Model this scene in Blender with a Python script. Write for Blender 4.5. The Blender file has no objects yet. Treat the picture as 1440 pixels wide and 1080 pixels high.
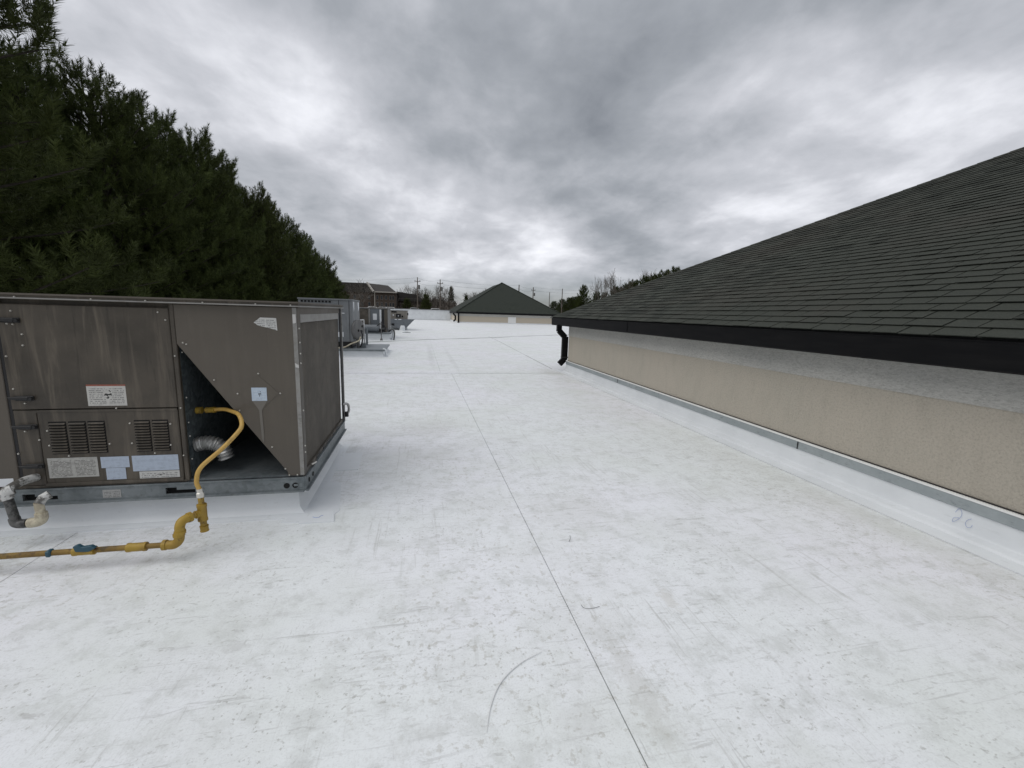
import bpy, bmesh, math, random
import numpy as np
from mathutils import Vector, Matrix

R = math.radians
scene = bpy.context.scene
col = scene.collection
random.seed(7)

# ------------------------------------------------------------------ camera
YAW, PITCH, ROLL, FPX, EYE = R(12.133), R(9.286), R(1.709), 606.0, 1.55
def cam_axes():
    cy, sy = math.cos(YAW), math.sin(YAW)
    f = Vector((sy*math.cos(PITCH), cy*math.cos(PITCH), -math.sin(PITCH)))
    r0 = Vector((cy, -sy, 0)); u0 = r0.cross(f)
    r = r0*math.cos(ROLL)+u0*math.sin(ROLL); u = u0*math.cos(ROLL)-r0*math.sin(ROLL)
    return r, u, f
_r, _u, _f = cam_axes()
cam = bpy.data.cameras.new('camera'); cam_o = bpy.data.objects.new('camera', cam); col.objects.link(cam_o)
m = Matrix((_r, _u, -_f)).transposed().to_4x4(); m.translation = (0, 0, EYE)
cam_o.matrix_world = m
cam.sensor_fit = 'HORIZONTAL'; cam.sensor_width = 36; cam.lens = 36*FPX/1440
cam.clip_start = .05; cam.clip_end = 4000
scene.camera = cam_o
scene.render.resolution_x, scene.render.resolution_y = 1024, 768

def pix_dir(x, y):           # direction of a sky feature, used only to set out the clouds
    return (_r*((x-720)/FPX)-_u*((y-540)/FPX)+_f).normalized()

# ------------------------------------------------------------------ node helpers
class NT:
    def __init__(s, tree): s.t = tree; s.n = tree.nodes; s.l = tree.links
    def node(s, typ, ins=None, **kw):
        n = s.n.new(typ)
        for k, v in kw.items(): setattr(n, k, v)
        for k, v in (ins or {}).items():
            if isinstance(v, bpy.types.NodeSocket): s.l.new(v, n.inputs[k])
            else: n.inputs[k].default_value = v
        return n
    def math(s, op, a, b=0.0, c=0.0, clamp=False):
        n = s.node('ShaderNodeMath', {0: a, 1: b, 2: c}, operation=op); n.use_clamp = clamp
        return n.outputs[0]
    def vmath(s, op, a, b=(0, 0, 0), scale=None):
        n = s.node('ShaderNodeVectorMath', {0: a, 1: b}, operation=op)
        if scale is not None:
            if isinstance(scale, bpy.types.NodeSocket): s.l.new(scale, n.inputs['Scale'])
            else: n.inputs['Scale'].default_value = scale
        return n.outputs['Value'] if op in ('DOT_PRODUCT', 'LENGTH', 'DISTANCE') else n.outputs[0]
    def noise(s, vec, scale=5, detail=4, rough=.5, dist=0.0, col=False):
        n = s.node('ShaderNodeTexNoise', {'Vector': vec, 'Scale': scale, 'Detail': detail, 'Roughness': rough, 'Distortion': dist})
        return n.outputs['Color' if col else 'Fac']
    def ramp(s, fac, a, b, c0=0.0, c1=1.0):
        return s.node('ShaderNodeMapRange', {0: fac, 1: a, 2: b, 3: c0, 4: c1}, interpolation_type='SMOOTHSTEP').outputs[0]
    def mix(s, fac, a, b):
        n = s.n.new('ShaderNodeMix'); n.data_type = 'RGBA'
        for i, v in ((0, fac), (6, a), (7, b)):
            if isinstance(v, bpy.types.NodeSocket): s.l.new(v, n.inputs[i])
            elif i == 0: n.inputs[0].default_value = v
            else: n.inputs[i].default_value = (v[0], v[1], v[2], 1)
        return n.outputs[2]

# ------------------------------------------------------------------ world: overcast sky, sun, exposure
SUN_EL, SUN_AZ = R(60), R(255)        # high, diffuse, behind the cloud
world = bpy.data.worlds.new('World'); scene.world = world; world.use_nodes = True
W = NT(world.node_tree); W.n.clear()
out = W.node('ShaderNodeOutputWorld'); bg = W.node('ShaderNodeBackground', {'Strength': .1})
W.l.new(bg.outputs[0], out.inputs[0])
sky = W.node('ShaderNodeTexSky', sky_type='NISHITA', sun_disc=False, sun_elevation=SUN_EL, sun_rotation=SUN_AZ)
tc = W.node('ShaderNodeTexCoord').outputs['Generated']
sep = W.node('ShaderNodeSeparateXYZ', {0: tc})
z = W.math('MAXIMUM', sep.outputs[2], 0.0)
inv = W.math('DIVIDE', 1.0, W.math('ADD', z, .26))
pl = W.node('ShaderNodeCombineXYZ', {0: W.math('MULTIPLY', sep.outputs[0], inv), 1: W.math('MULTIPLY', sep.outputs[1], inv), 2: 3.7}).outputs[0]
warp = W.vmath('SUBTRACT', W.noise(pl, 1.3, 3, .5, col=True), (.5, .5, .5))
pw = W.vmath('ADD', pl, W.vmath('SCALE', warp, scale=.16))
n1 = W.noise(pw, 1.7, 7, .54)
n2 = W.noise(W.vmath('ADD', W.vmath('MULTIPLY', pw, (1.0, .8, 1)), (4.2, 1.7, 0)), 4.4, 8, .55, .15)
n3 = W.noise(W.vmath('ADD', pw, (7.7, 2.2, 0)), .8, 2, .5)
base = W.math('ADD', W.math('MULTIPLY', W.math('SUBTRACT', n1, .5), .8), W.math('MULTIPLY', W.math('SUBTRACT', n2, .5), .62))
base = W.math('ADD', base, W.math('MULTIPLY', W.math('SUBTRACT', n3, .5), .65))
base = W.math('ADD', base, .53)
wd = W.vmath('NORMALIZE', W.vmath('ADD', tc, W.vmath('SCALE', warp, scale=.16)))
CLOUDS = [(700, 300, 60, .20), (640, 285, 260, .13), (745, 305, 300, .15), (690, 255, 400, .10), (800, 345, 400, .10), (590, 320, 400, .08), (930, 225, 300, .10), (560, 300, 110, .12), (420, 130, 70, .20), (470, 210, 70, .10), (1400, 90, 70, .14), (1200, 190, 70, .11), (1050, 260, 60, .08),
          (1110, 285, 200, .05), (180, 60, 30, .12), (620, 20, 40, .12), (760, 120, 30, -.04),
          (640, 190, 40, -.14), (890, 190, 40, -.08), (800, 60, 25, -.06), (1000, 60, 40, -.07), (330, 20, 40, -.12), (470, 330, 90, -.10), (900, 300, 90, -.10), (1300, 20, 60, -.10),
          (820, 360, 160, .03), (560, 60, 50, -.04)]
for (px, py, k, amp) in CLOUDS:
    d = pix_dir(px, py)
    dt = W.math('MAXIMUM', W.vmath('DOT_PRODUCT', wd, tuple(d)), 0.0)
    base = W.math('MULTIPLY_ADD', W.math('POWER', dt, float(k)), amp, base)
b = W.node('ShaderNodeValToRGB', {0: base})
cr = b.color_ramp
cr.elements[0].position = .10; cr.elements[0].color = (.165, .18, .205, 1)
cr.elements[1].position = .95; cr.elements[1].color = (.78, .79, .835, 1)
e = cr.elements.new(.42); e.color = (.298, .316, .346, 1)
e = cr.elements.new(.68); e.color = (.48, .492, .53, 1)
cl = W.vmath('SCALE', b.outputs[0], scale=9.0)
zen = W.ramp(z, .45, 1.0, 1.0, 1.4)          # an overcast sky is brighter overhead than low down
cl = W.vmath('SCALE', cl, scale=zen)
hz = W.ramp(z, .0, .12, .50, .97)
fin = W.mix(hz, W.vmath('SCALE', sky.outputs[0], scale=.42), cl)
W.l.new(fin, bg.inputs[0])

sun = bpy.data.lights.new('sun', 'SUN'); sun.energy = 1.05; sun.angle = R(65); sun.color = (1, .97, .92)
so = bpy.data.objects.new('sun', sun); col.objects.link(so)
sd = Vector((math.sin(SUN_AZ)*math.cos(SUN_EL), math.cos(SUN_AZ)*math.cos(SUN_EL), math.sin(SUN_EL)))
so.rotation_euler = sd.to_track_quat('Z', 'Y').to_euler()

vs = scene.view_settings
vs.view_transform = 'Standard'; vs.look = 'None'; vs.exposure = 0.5; vs.gamma = 1; vs.use_curve_mapping = False

# ------------------------------------------------------------------ materials
MAT = {}
def mat(name, colr=(.5, .5, .5), rough=.6, metal=0.0, fn=None, spec=.5):
    if name in MAT: return MAT[name]
    M = bpy.data.materials.new(name); M.use_nodes = True
    t = NT(M.node_tree); bs = t.n['Principled BSDF']
    bs.inputs['Base Color'].default_value = (*colr, 1); bs.inputs['Roughness'].default_value = rough
    bs.inputs['Metallic'].default_value = metal; bs.inputs['Specular IOR Level'].default_value = spec
    if fn: fn(t, bs)
    MAT[name] = M
    return M
def objc(t): return t.node('ShaderNodeTexCoord').outputs['Object']
def genc(t): return t.node('ShaderNodeTexCoord').outputs['Generated']
def pos(t): return t.node('ShaderNodeNewGeometry').outputs['Position']
def bump(t, bs, h, strength=.3, dist=.01):
    bn = t.node('ShaderNodeBump', {'Height': h, 'Strength': strength, 'Distance': dist}); t.l.new(bn.outputs[0], bs.inputs['Normal'])
def setc(t, bs, c): t.l.new(c, bs.inputs['Base Color'])

def f_membrane(t, bs):
    p = pos(t)
    big = t.noise(p, .35, 4, .55)
    med = t.noise(p, 1.7, 6, .65)
    c = t.mix(t.ramp(big, .35, .65), (.755, .785, .785), (.80, .805, .85))
    c = t.mix(t.math('MULTIPLY', t.ramp(med, .44, .68), .36), c, (.60, .615, .60))
    film = t.noise(t.vmath('ADD', p, (31, 5, 0)), 6.0, 9, .75)
    c = t.mix(t.math('MULTIPLY', t.ramp(film, .46, .66), .56), c, (.52, .535, .52))
    c = t.mix(t.math('MULTIPLY', t.ramp(t.noise(t.vmath('ADD', p, (71, 3, 0)), .9, 5, .6), .48, .68), .35), c, (.66, .695, .655))
    for (rot, sx, sy, sc, lo, hi, amt, cc, sd) in ((.5, 1, 2.6, 11, .585, .67, .50, (.38, .38, .365), 0), (-.35, 1, 3.2, 8, .59, .68, .46, (.36, .36, .35), 11.3), (.15, 1, 2.2, 4.5, .60, .69, .55, (.42, .42, .41), 5.3),
                                               (1.25, 1, 2.6, 15, .585, .67, .48, (.35, .35, .33), 23.1), (0.02, 5, .7, 6, .60, .69, .45, (.38, .38, .37), 37.7), (2.2, 1, 9, 3, .61, .65, .35, (.36, .36, .35), 51.7), (.9, 1, 11, 2.4, .62, .655, .35, (.36, .36, .35), 67.7)):
        mp = t.node('ShaderNodeMapping', {'Vector': p, 'Rotation': (0, 0, rot), 'Scale': (sx, sy, 1), 'Location': (sd, sd*.7, 0)}).outputs[0]
        patch = t.ramp(t.noise(t.vmath('ADD', p, (sd*3, sd, 0)), 1.1, 4, .65), .42, .60)
        s_ = t.ramp(t.noise(mp, sc, 5, .68, .5), lo, hi)
        c = t.mix(t.math('MULTIPLY', t.math('MULTIPLY', s_, patch), amt), c, cc)
    mp = t.node('ShaderNodeMapping', {'Vector': p, 'Rotation': (0, 0, .06), 'Scale': (22, .9, 1)}).outputs[0]
    c = t.mix(t.math('MULTIPLY', t.math('MULTIPLY', t.ramp(t.noise(mp, 1.6, 5, .7, .3), .56, .66), t.ramp(t.noise(t.vmath('ADD', p, (13, 41, 0)), .8, 4, .6), .42, .60)), .42), c, (.42, .42, .40))
    mp = t.node('ShaderNodeMapping', {'Vector': p, 'Rotation': (0, 0, -.5), 'Scale': (1.2, 26, 1)}).outputs[0]
    c = t.mix(t.math('MULTIPLY', t.math('MULTIPLY', t.ramp(t.noise(mp, 1.5, 5, .7, .4), .585, .66), t.ramp(t.noise(t.vmath('ADD', p, (83, 21, 0)), .9, 4, .6), .45, .62)), .40), c, (.38, .38, .37))
    # fine speckle of grit
    sp = t.ramp(t.noise(p, 42, 4, .65), .595, .66)
    spm = t.ramp(t.noise(t.vmath('ADD', p, (51, 7, 0)), 1.3, 5, .65), .42, .60)
    c = t.mix(t.math('MULTIPLY', t.math('MULTIPLY', sp, spm), .52), c, (.28, .27, .24))
    c = t.mix(t.math('MULTIPLY', t.ramp(t.noise(p, 120, 4, .7), .48, .66), .22), c, (.42, .42, .42))
    sc2 = t.ramp(t.noise(t.vmath('ADD', p, (9, 77, 0)), 20, 5, .7), .55, .64)
    c = t.mix(t.math('MULTIPLY', t.math('MULTIPLY', sc2, t.ramp(t.noise(t.vmath('ADD', p, (3, 19, 0)), .7, 4, .6), .44, .60)), .5), c, (.42, .41, .37))
    # footprint smudges and a dirty streak down the seam
    sx_ = t.node('ShaderNodeSeparateXYZ', {0: p})
    nz = t.math('MULTIPLY', t.math('SUBTRACT', t.noise(p, 22, 6, .72), .5), 3.2)
    for (x0, y0, a, b_, amt, cc) in ((-.845, 1.98, .075, .035, .40, (.47, .47, .46)), (-.70, 2.17, .10, .02, .28, (.47, .47, .46)), (-1.10, 2.0, .10, .05, .16, (.5, .5, .5)),
                                    (.90, 1.45, .07, .38, .30, (.43, .42, .38)), (1.35, 1.95, .05, .12, .3, (.47, .44, .38)), (.60, 1.35, .10, .10, .2, (.48, .48, .46)),
                                    (3.55, 2.6, .22, 2.5, .30, (.52, .53, .50)), (3.5, 11.2, .4, .8, .35, (.45, .45, .41)), (-.2, 4.6, .7, .5, .22, (.5, .5, .47)), (.1, 5.8, .5, .5, .25, (.5, .5, .47)),
                                    (0.35, 16.0, .12, 4.5, .35, (.45, .46, .46)), (1.0, 15, .09, 5, .25, (.45, .46, .46)), (1.2, 3.1, .5, .4, .20, (.5, .5, .47))):
        dx = t.math('DIVIDE', t.math('SUBTRACT', sx_.outputs[0], x0), a); dy = t.math('DIVIDE', t.math('SUBTRACT', sx_.outputs[1], y0), b_)
        d = t.math('ADD', t.math('SQRT', t.math('ADD', t.math('MULTIPLY', dx, dx), t.math('MULTIPLY', dy, dy))), nz)
        c = t.mix(t.math('MULTIPLY', t.ramp(d, 1.15, .35), amt), c, cc)
    setc(t, bs, c)
    t.l.new(t.ramp(med, .3, .8, .42, .62), bs.inputs['Roughness'])
    bump(t, bs, t.math('ADD', t.noise(p, 3, 4, .6), t.math('MULTIPLY', t.noise(p, 160, 2, .5), .05)), .22, .02)
mat('membrane', rough=.5, fn=f_membrane, spec=.35)
def f_flash(t, bs):
    p = pos(t)
    c = t.mix(t.ramp(t.noise(p, 1.5, 5, .6), .35, .75), (.73, .755, .775), (.64, .665, .685))
    c = t.mix(t.math('MULTIPLY', t.ramp(t.noise(t.vmath('MULTIPLY', p, (3, 1, 6)), 5, 5, .65), .58, .75), .35), c, (.45, .46, .45))
    setc(t, bs, c); bump(t, bs, t.noise(p, 4, 4, .6), .25, .02)
mat('flashing', rough=.42, fn=f_flash)
mat('lap_grey', (.30, .30, .30), .9)
mat('deck_dirt', (.16, .16, .155), .9)

def f_brown(c0, c1, streak=.5):
    def fn(t, bs):
        o = objc(t)
        st = t.noise(t.vmath('MULTIPLY', o, (9, 9, .9)), 1.6, 6, .62, .5)
        bl = t.noise(o, 2.6, 6, .65)
        c = t.mix(t.ramp(bl, .3, .7), c0, c1)
        c = t.mix(t.math('MULTIPLY', t.ramp(st, .48, .72), streak), c, tuple(v*1.75 for v in c1))
        c = t.mix(t.math('MULTIPLY', t.ramp(t.noise(t.vmath('MULTIPLY', o, (14, 14, 1.3)), 2.2, 4, .6), .56, .74), streak*.8), c, tuple(v*.45 for v in c0))
        c = t.mix(t.math('MULTIPLY', t.ramp(t.noise(o, 60, 3, .6), .6, .8), .25), c, tuple(v*1.6 for v in c1))
        setc(t, bs, c)
        t.l.new(t.ramp(bl, .3, .7, .42, .62), bs.inputs['Roughness'])
        bump(t, bs, t.noise(o, 1.7, 3, .5), .30, .03)
    return fn
mat('brown_metal', rough=.5, fn=f_brown((.044, .037, .028), (.080, .067, .051), .7))
mat('tan_metal', rough=.5, fn=f_brown((.088, .075, .060), (.102, .088, .070), .13))
mat('grey_unit', rough=.5, fn=f_brown((.15, .16, .168), (.19, .20, .208), .25))
mat('greybrown_unit', rough=.55, fn=f_brown((.10, .10, .10), (.15, .148, .143), .35))
mat('beige_unit', rough=.55, fn=f_brown((.20, .185, .16), (.26, .24, .21), .35))
mat('blue_grey_hood', rough=.5, fn=f_brown((.12, .135, .15), (.155, .17, .185), .2))
def f_coil(t, bs):
    o = objc(t)
    w = t.node('ShaderNodeTexWave', {'Vector': o, 'Scale': 90.0, 'Distortion': .3}, bands_direction='Y').outputs['Fac']
    w2 = t.node('ShaderNodeTexWave', {'Vector': o, 'Scale': 30.0, 'Distortion': .2}, bands_direction='Z').outputs['Fac']
    c = t.mix(t.ramp(t.noise(o, 3, 6, .65), .35, .7), (.075, .064, .05), (.14, .122, .098))
    c = t.mix(t.math('MULTIPLY', w, .25), c, (.05, .045, .035)); c = t.mix(t.math('MULTIPLY', w2, .2), c, (.05, .045, .035))
    setc(t, bs, c); bump(t, bs, t.math('ADD', w, w2), .5, .004)
mat('coil', rough=.7, fn=f_coil)
def f_galv(c0, c1):
    def fn(t, bs):
        o = objc(t)
        v = t.node('ShaderNodeTexVoronoi', {'Vector': o, 'Scale': 40.0}).outputs['Color']
        c = t.mix(t.ramp(t.noise(o, 3, 5, .65), .35, .7), c0, c1)
        c = t.mix(t.math('MULTIPLY', t.node('ShaderNodeSeparateColor', {0: v}).outputs[0], .16), c, (.45, .48, .5))
        c = t.mix(t.math('MULTIPLY', t.ramp(t.noise(t.vmath('MULTIPLY', o, (2, 2, 5)), 5, 5, .7), .55, .75), .55), c, (.05, .05, .045))
        setc(t, bs, c)
    return fn
mat('galvanised', rough=.5, metal=.35, fn=f_galv((.12, .14, .148), (.20, .222, .23)))
mat('termination_bar', rough=.5, metal=.2, fn=f_galv((.30, .335, .345), (.36, .395, .405)))
mat('platform_metal', rough=.55, metal=.2, fn=f_galv((.19, .21, .225), (.26, .28, .29)))
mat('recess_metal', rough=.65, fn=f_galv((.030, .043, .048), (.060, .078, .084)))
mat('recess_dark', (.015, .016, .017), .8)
mat('black', (.012, .012, .013), .55)
mat('black_hole', (.004, .004, .004), .9)
def f_fascia(t, bs):
    o = pos(t)
    c = t.mix(t.ramp(t.noise(t.vmath('MULTIPLY', o, (3, 1, 8)), 2.5, 5, .6), .35, .75), (.005, .005, .0058), (.009, .0088, .0092))
    setc(t, bs, c)
mat('fascia', rough=.55, fn=f_fascia, spec=.12)
def f_shingle(t, bs):
    g = t.node('ShaderNodeNewGeometry'); p = g.outputs['Position']; ri = g.outputs['Random Per Island']
    c = t.mix(t.ramp(ri, 0, 1), (.017, .020, .0165), (.050, .055, .046))
    c = t.mix(t.math('MULTIPLY', t.ramp(t.noise(p, 9, 6, .75), .45, .65), .40), c, (.052, .055, .044))
    c = t.mix(t.math('MULTIPLY', t.ramp(t.noise(p, 120, 3, .7), .46, .66), .5), c, (.085, .09, .076))
    c = t.mix(t.math('MULTIPLY', t.ramp(t.noise(p, 240, 2, .6), .5, .7), .5), c, (.018, .02, .017))
    c = t.mix(t.math('MULTIPLY', t.ramp(t.noise(p, .5, 4, .6), .45, .75), .45), c, (.058, .052, .044))
    setc(t, bs, c); bump(t, bs, t.noise(p, 180, 3, .7), .6, .004)
mat('shingle', rough=.92, fn=f_shingle, spec=.2)
def f_farshingle(t, bs):
    p = pos(t)
    br = t.node('ShaderNodeTexBrick', {'Vector': t.node('ShaderNodeCombineXYZ', {0: t.vmath('DOT_PRODUCT', p, (1, .37, 0)), 1: t.vmath('DOT_PRODUCT', p, (0, 0, 1.9))}).outputs[0],
                                       'Color1': (.026, .032, .026, 1), 'Color2': (.040, .046, .037, 1), 'Mortar': (.017, .02, .017, 1), 'Scale': 1.0, 'Mortar Size': .012, 'Brick Width': .32, 'Row Height': .14})
    setc(t, bs, t.mix(t.ramp(t.noise(p, .4, 4, .6), .3, .7), br.outputs[0], (.031, .036, .030)))
mat('far_shingle', rough=.92, fn=f_farshingle, spec=.2)
def f_stucco(c0, c1, st, gr=(1, 1, 1), ga=.32):
    def fn(t, bs):
        p = pos(t)
        c = t.mix(t.ramp(t.noise(p, .8, 5, .6), .3, .7), c0, c1)
        c = t.mix(t.math('MULTIPLY', t.ramp(t.noise(t.vmath('MULTIPLY', p, st), 7, 6, .7), .46, .70), .25), c, tuple(v*.66 for v in c0))
        c = t.mix(t.math('MULTIPLY', t.ramp(t.noise(t.vmath('MULTIPLY', p, gr), 55, 5, .75), .46, .62), ga), c, tuple(v*.5 for v in c0))
        c = t.mix(t.math('MULTIPLY', t.ramp(t.noise(t.vmath('MULTIPLY', t.vmath('ADD', p, (4, 4, 4)), gr), 70, 5, .75), .52, .66), ga*.6), c, tuple(min(.75, v*1.4) for v in c0))
        setc(t, bs, c); bump(t, bs, t.noise(t.vmath('MULTIPLY', p, gr), 45, 6, .75), .9, .012)
    return fn
mat('stucco', rough=.95, fn=f_stucco((.50, .455, .385), (.47, .435, .37), (1, 1, .35)), spec=.15)
mat('stucco_band', rough=.95, fn=f_stucco((.55, .54, .505), (.48, .475, .45), (3, 1.0, 6), (1, .5, 1.5), .5), spec=.15)
mat('white_lip', (.80, .80, .78), .5)
def f_yellow(c0, c1, dirt):
    def fn(t, bs):
        o = pos(t)
        c = t.mix(t.ramp(t.noise(o, 8, 5, .6), .35, .7), c0, c1)
        c = t.mix(t.math('MULTIPLY', t.ramp(t.noise(o, 22, 5, .7), .52, .68), dirt), c, (.10, .055, .018))
        c = t.mix(t.math('MULTIPLY', t.ramp(t.noise(t.vmath('ADD', o, (5, 5, 5)), 4, 4, .7), .58, .7), dirt), c, (.06, .042, .02))
        setc(t, bs, c); bump(t, bs, t.noise(o, 70, 3, .6), .25, .003)
    return fn
mat('yellow_paint', rough=.55, fn=f_yellow((.36, .235, .030), (.27, .165, .022), .8))
mat('yellow_dirty', rough=.7, fn=f_yellow((.24, .15, .03), (.16, .095, .022), .95))
mat('yellow_hose', rough=.5, fn=f_yellow((.52, .33, .085), (.46, .28, .065), .3))
mat('teal_patch', (.02, .07, .10), .5)
def f_pvc(c0, c1):
    def fn(t, bs):
        o = pos(t); setc(t, bs, t.mix(t.ramp(t.noise(o, 16, 5, .7), .42, .58), c0, c1))
    return fn
mat('pvc_dirty', rough=.5, fn=f_pvc((.60, .60, .58), (.10, .095, .085)))
mat('pvc_cream', rough=.5, fn=f_pvc((.58, .53, .40), (.40, .35, .26)))
mat('pvc_black', rough=.5, fn=f_pvc((.03, .03, .03), (.12, .12, .115)))
mat('pvc_white', (.75, .75, .74), .4)
mat('zinc', (.62, .60, .55), .35, .6)
mat('steel_flex', (.42, .42, .41), .38, .7)
mat('trim_light', rough=.4, metal=.3, fn=f_galv((.22, .21, .195), (.30, .29, .27)))
mat('torn_paper', (.55, .54, .52), .6)
mat('marker_blue', (.25, .32, .55), .6)
mat('dark_mark', (.05, .05, .05), .8)
mat('scuff', (.66, .67, .67), .6)
def f_label(paper, ink, rows, head=None, dirt=.3, pict=False, faded=False):
    def fn(t, bs):
        g = genc(t); s = t.node('ShaderNodeSeparateXYZ', {0: g}); x, zz = s.outputs[0], s.outputs[2]
        row = t.math('FRACT', t.math('MULTIPLY', zz, float(rows)))
        line = t.math('MULTIPLY', t.math('GREATER_THAN', row, .38), t.math('LESS_THAN', row, .80))
        rid = t.math('FLOOR', t.math('MULTIPLY', zz, float(rows)))
        wv = t.node('ShaderNodeCombineXYZ', {0: t.math('MULTIPLY', x, 26.0), 1: t.math('MULTIPLY', rid, 3.3), 2: 0.0}).outputs[0]
        word = t.ramp(t.noise(wv, 1.0, 2, .6), .42, .50)
        edge = t.math('MULTIPLY', t.math('MULTIPLY', t.math('GREATER_THAN', x, .05), t.math('LESS_THAN', x, .95)), t.math('MULTIPLY', t.math('GREATER_THAN', zz, .06), t.math('LESS_THAN', zz, .86)))
        gut = t.math('GREATER_THAN', t.math('ABSOLUTE', t.math('SUBTRACT', x, .5)), .03)
        f = t.math('MULTIPLY', t.math('MULTIPLY', line, word), t.math('MULTIPLY', edge, gut))
        c = t.mix(t.math('MULTIPLY', f, .25 if faded else .85), paper, ink)
        if pict:
            d = t.vmath('LENGTH', t.vmath('MULTIPLY', t.vmath('SUBTRACT', g, (.53, .5, .55)), (5.0, 0, 2.3)))
            c = t.mix(t.math('LESS_THAN', d, .62), c, paper)
            pn = t.ramp(t.noise(t.vmath('MULTIPLY', g, (9, 0, 7)), 1.0, 2, .5), .52, .56)
            c = t.mix(t.math('MULTIPLY', t.math('LESS_THAN', d, .5), pn), c, (.02, .02, .02))
        if head: c = t.mix(t.math('GREATER_THAN', zz, .925), c, head)
        c = t.mix(t.math('MULTIPLY', t.ramp(t.noise(t.vmath('MULTIPLY', g, (4, 1, 3)), 1.3, 6, .7), .45, .7), dirt), c, tuple(v*.45 for v in paper))
        setc(t, bs, c)
    return fn
mat('label_warning', rough=.6, fn=f_label((.50, .49, .46), (.10, .10, .10), 12, (.26, .075, .045), .35, True))
mat('label_dense', rough=.6, fn=f_label((.40, .395, .37), (.09, .085, .08), 15, None, .65))
mat('label_blue', rough=.6, fn=f_label((.42, .48, .57), (.25, .30, .40), 9, None, .35, False, True))
mat('label_blue_small', rough=.6, fn=f_label((.45, .53, .62), (.75, .78, .80), 5, None, .3, True, True))
mat('label_strip', rough=.6, fn=f_label((.52, .52, .50), (.14, .14, .14), 4, None, .3, True))
mat('label_torn', rough=.6, fn=f_label((.55, .55, .53), (.10, .10, .10), 7, None, .25))
mat('label_plate', rough=.5, fn=f_label((.36, .36, .35), (.10, .10, .10), 5, None, .6))
mat('label_white', (.70, .72, .74), .6)
mat('dust_streak', (.155, .143, .125), .6)
def f_needle(c0, c1):
    def fn(t, bs):
        p = objc(t); c = t.mix(t.ramp(t.noise(p, 1.6, 4, .65), .35, .68), c0, c1)
        oi = t.node('ShaderNodeObjectInfo').outputs['Random']
        c = t.mix(t.math('MULTIPLY', oi, .35), c, (.05, .048, .018))
        setc(t, bs, c)
    return fn
mat('needles', rough=.7, fn=f_needle((.038, .053, .015), (.080, .106, .028)), spec=.15)
mat('bark', rough=.95, fn=f_pvc((.022, .018, .013), (.042, .034, .027)))
mat('twig', rough=.95, fn=f_pvc((.11, .098, .085), (.17, .155, .14)))
mat('winter_wood', rough=.95, fn=f_pvc((.062, .050, .041), (.11, .094, .08)))
mat('pole_wood', rough=.95, fn=f_pvc((.12, .10, .085), (.17, .145, .125)))
mat('ground_grass', rough=.95, fn=f_pvc((.12, .105, .06), (.16, .135, .08)))
def f_brick(t, bs):
    p = pos(t)
    c = t.mix(t.ramp(t.noise(p, 1.5, 5, .6), .3, .7), (.060, .045, .036), (.085, .065, .052)); setc(t, bs, c)
mat('apartment_brick', rough=.9, fn=f_brick)
mat('apartment_roof', rough=.9, fn=f_pvc((.030, .027, .024), (.042, .038, .034)))
mat('white_trim', (.40, .38, .35), .6)
mat('window_frame', (.16, .145, .13), .6)
mat('glass', (.03, .035, .04), .1)
mat('car_white', (.7, .7, .7), .3); mat('car_silver', (.4, .41, .42), .3, .5); mat('tyre', (.02, .02, .02), .9)
mat('parapet_cap', (.10, .10, .105), .5)

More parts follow.
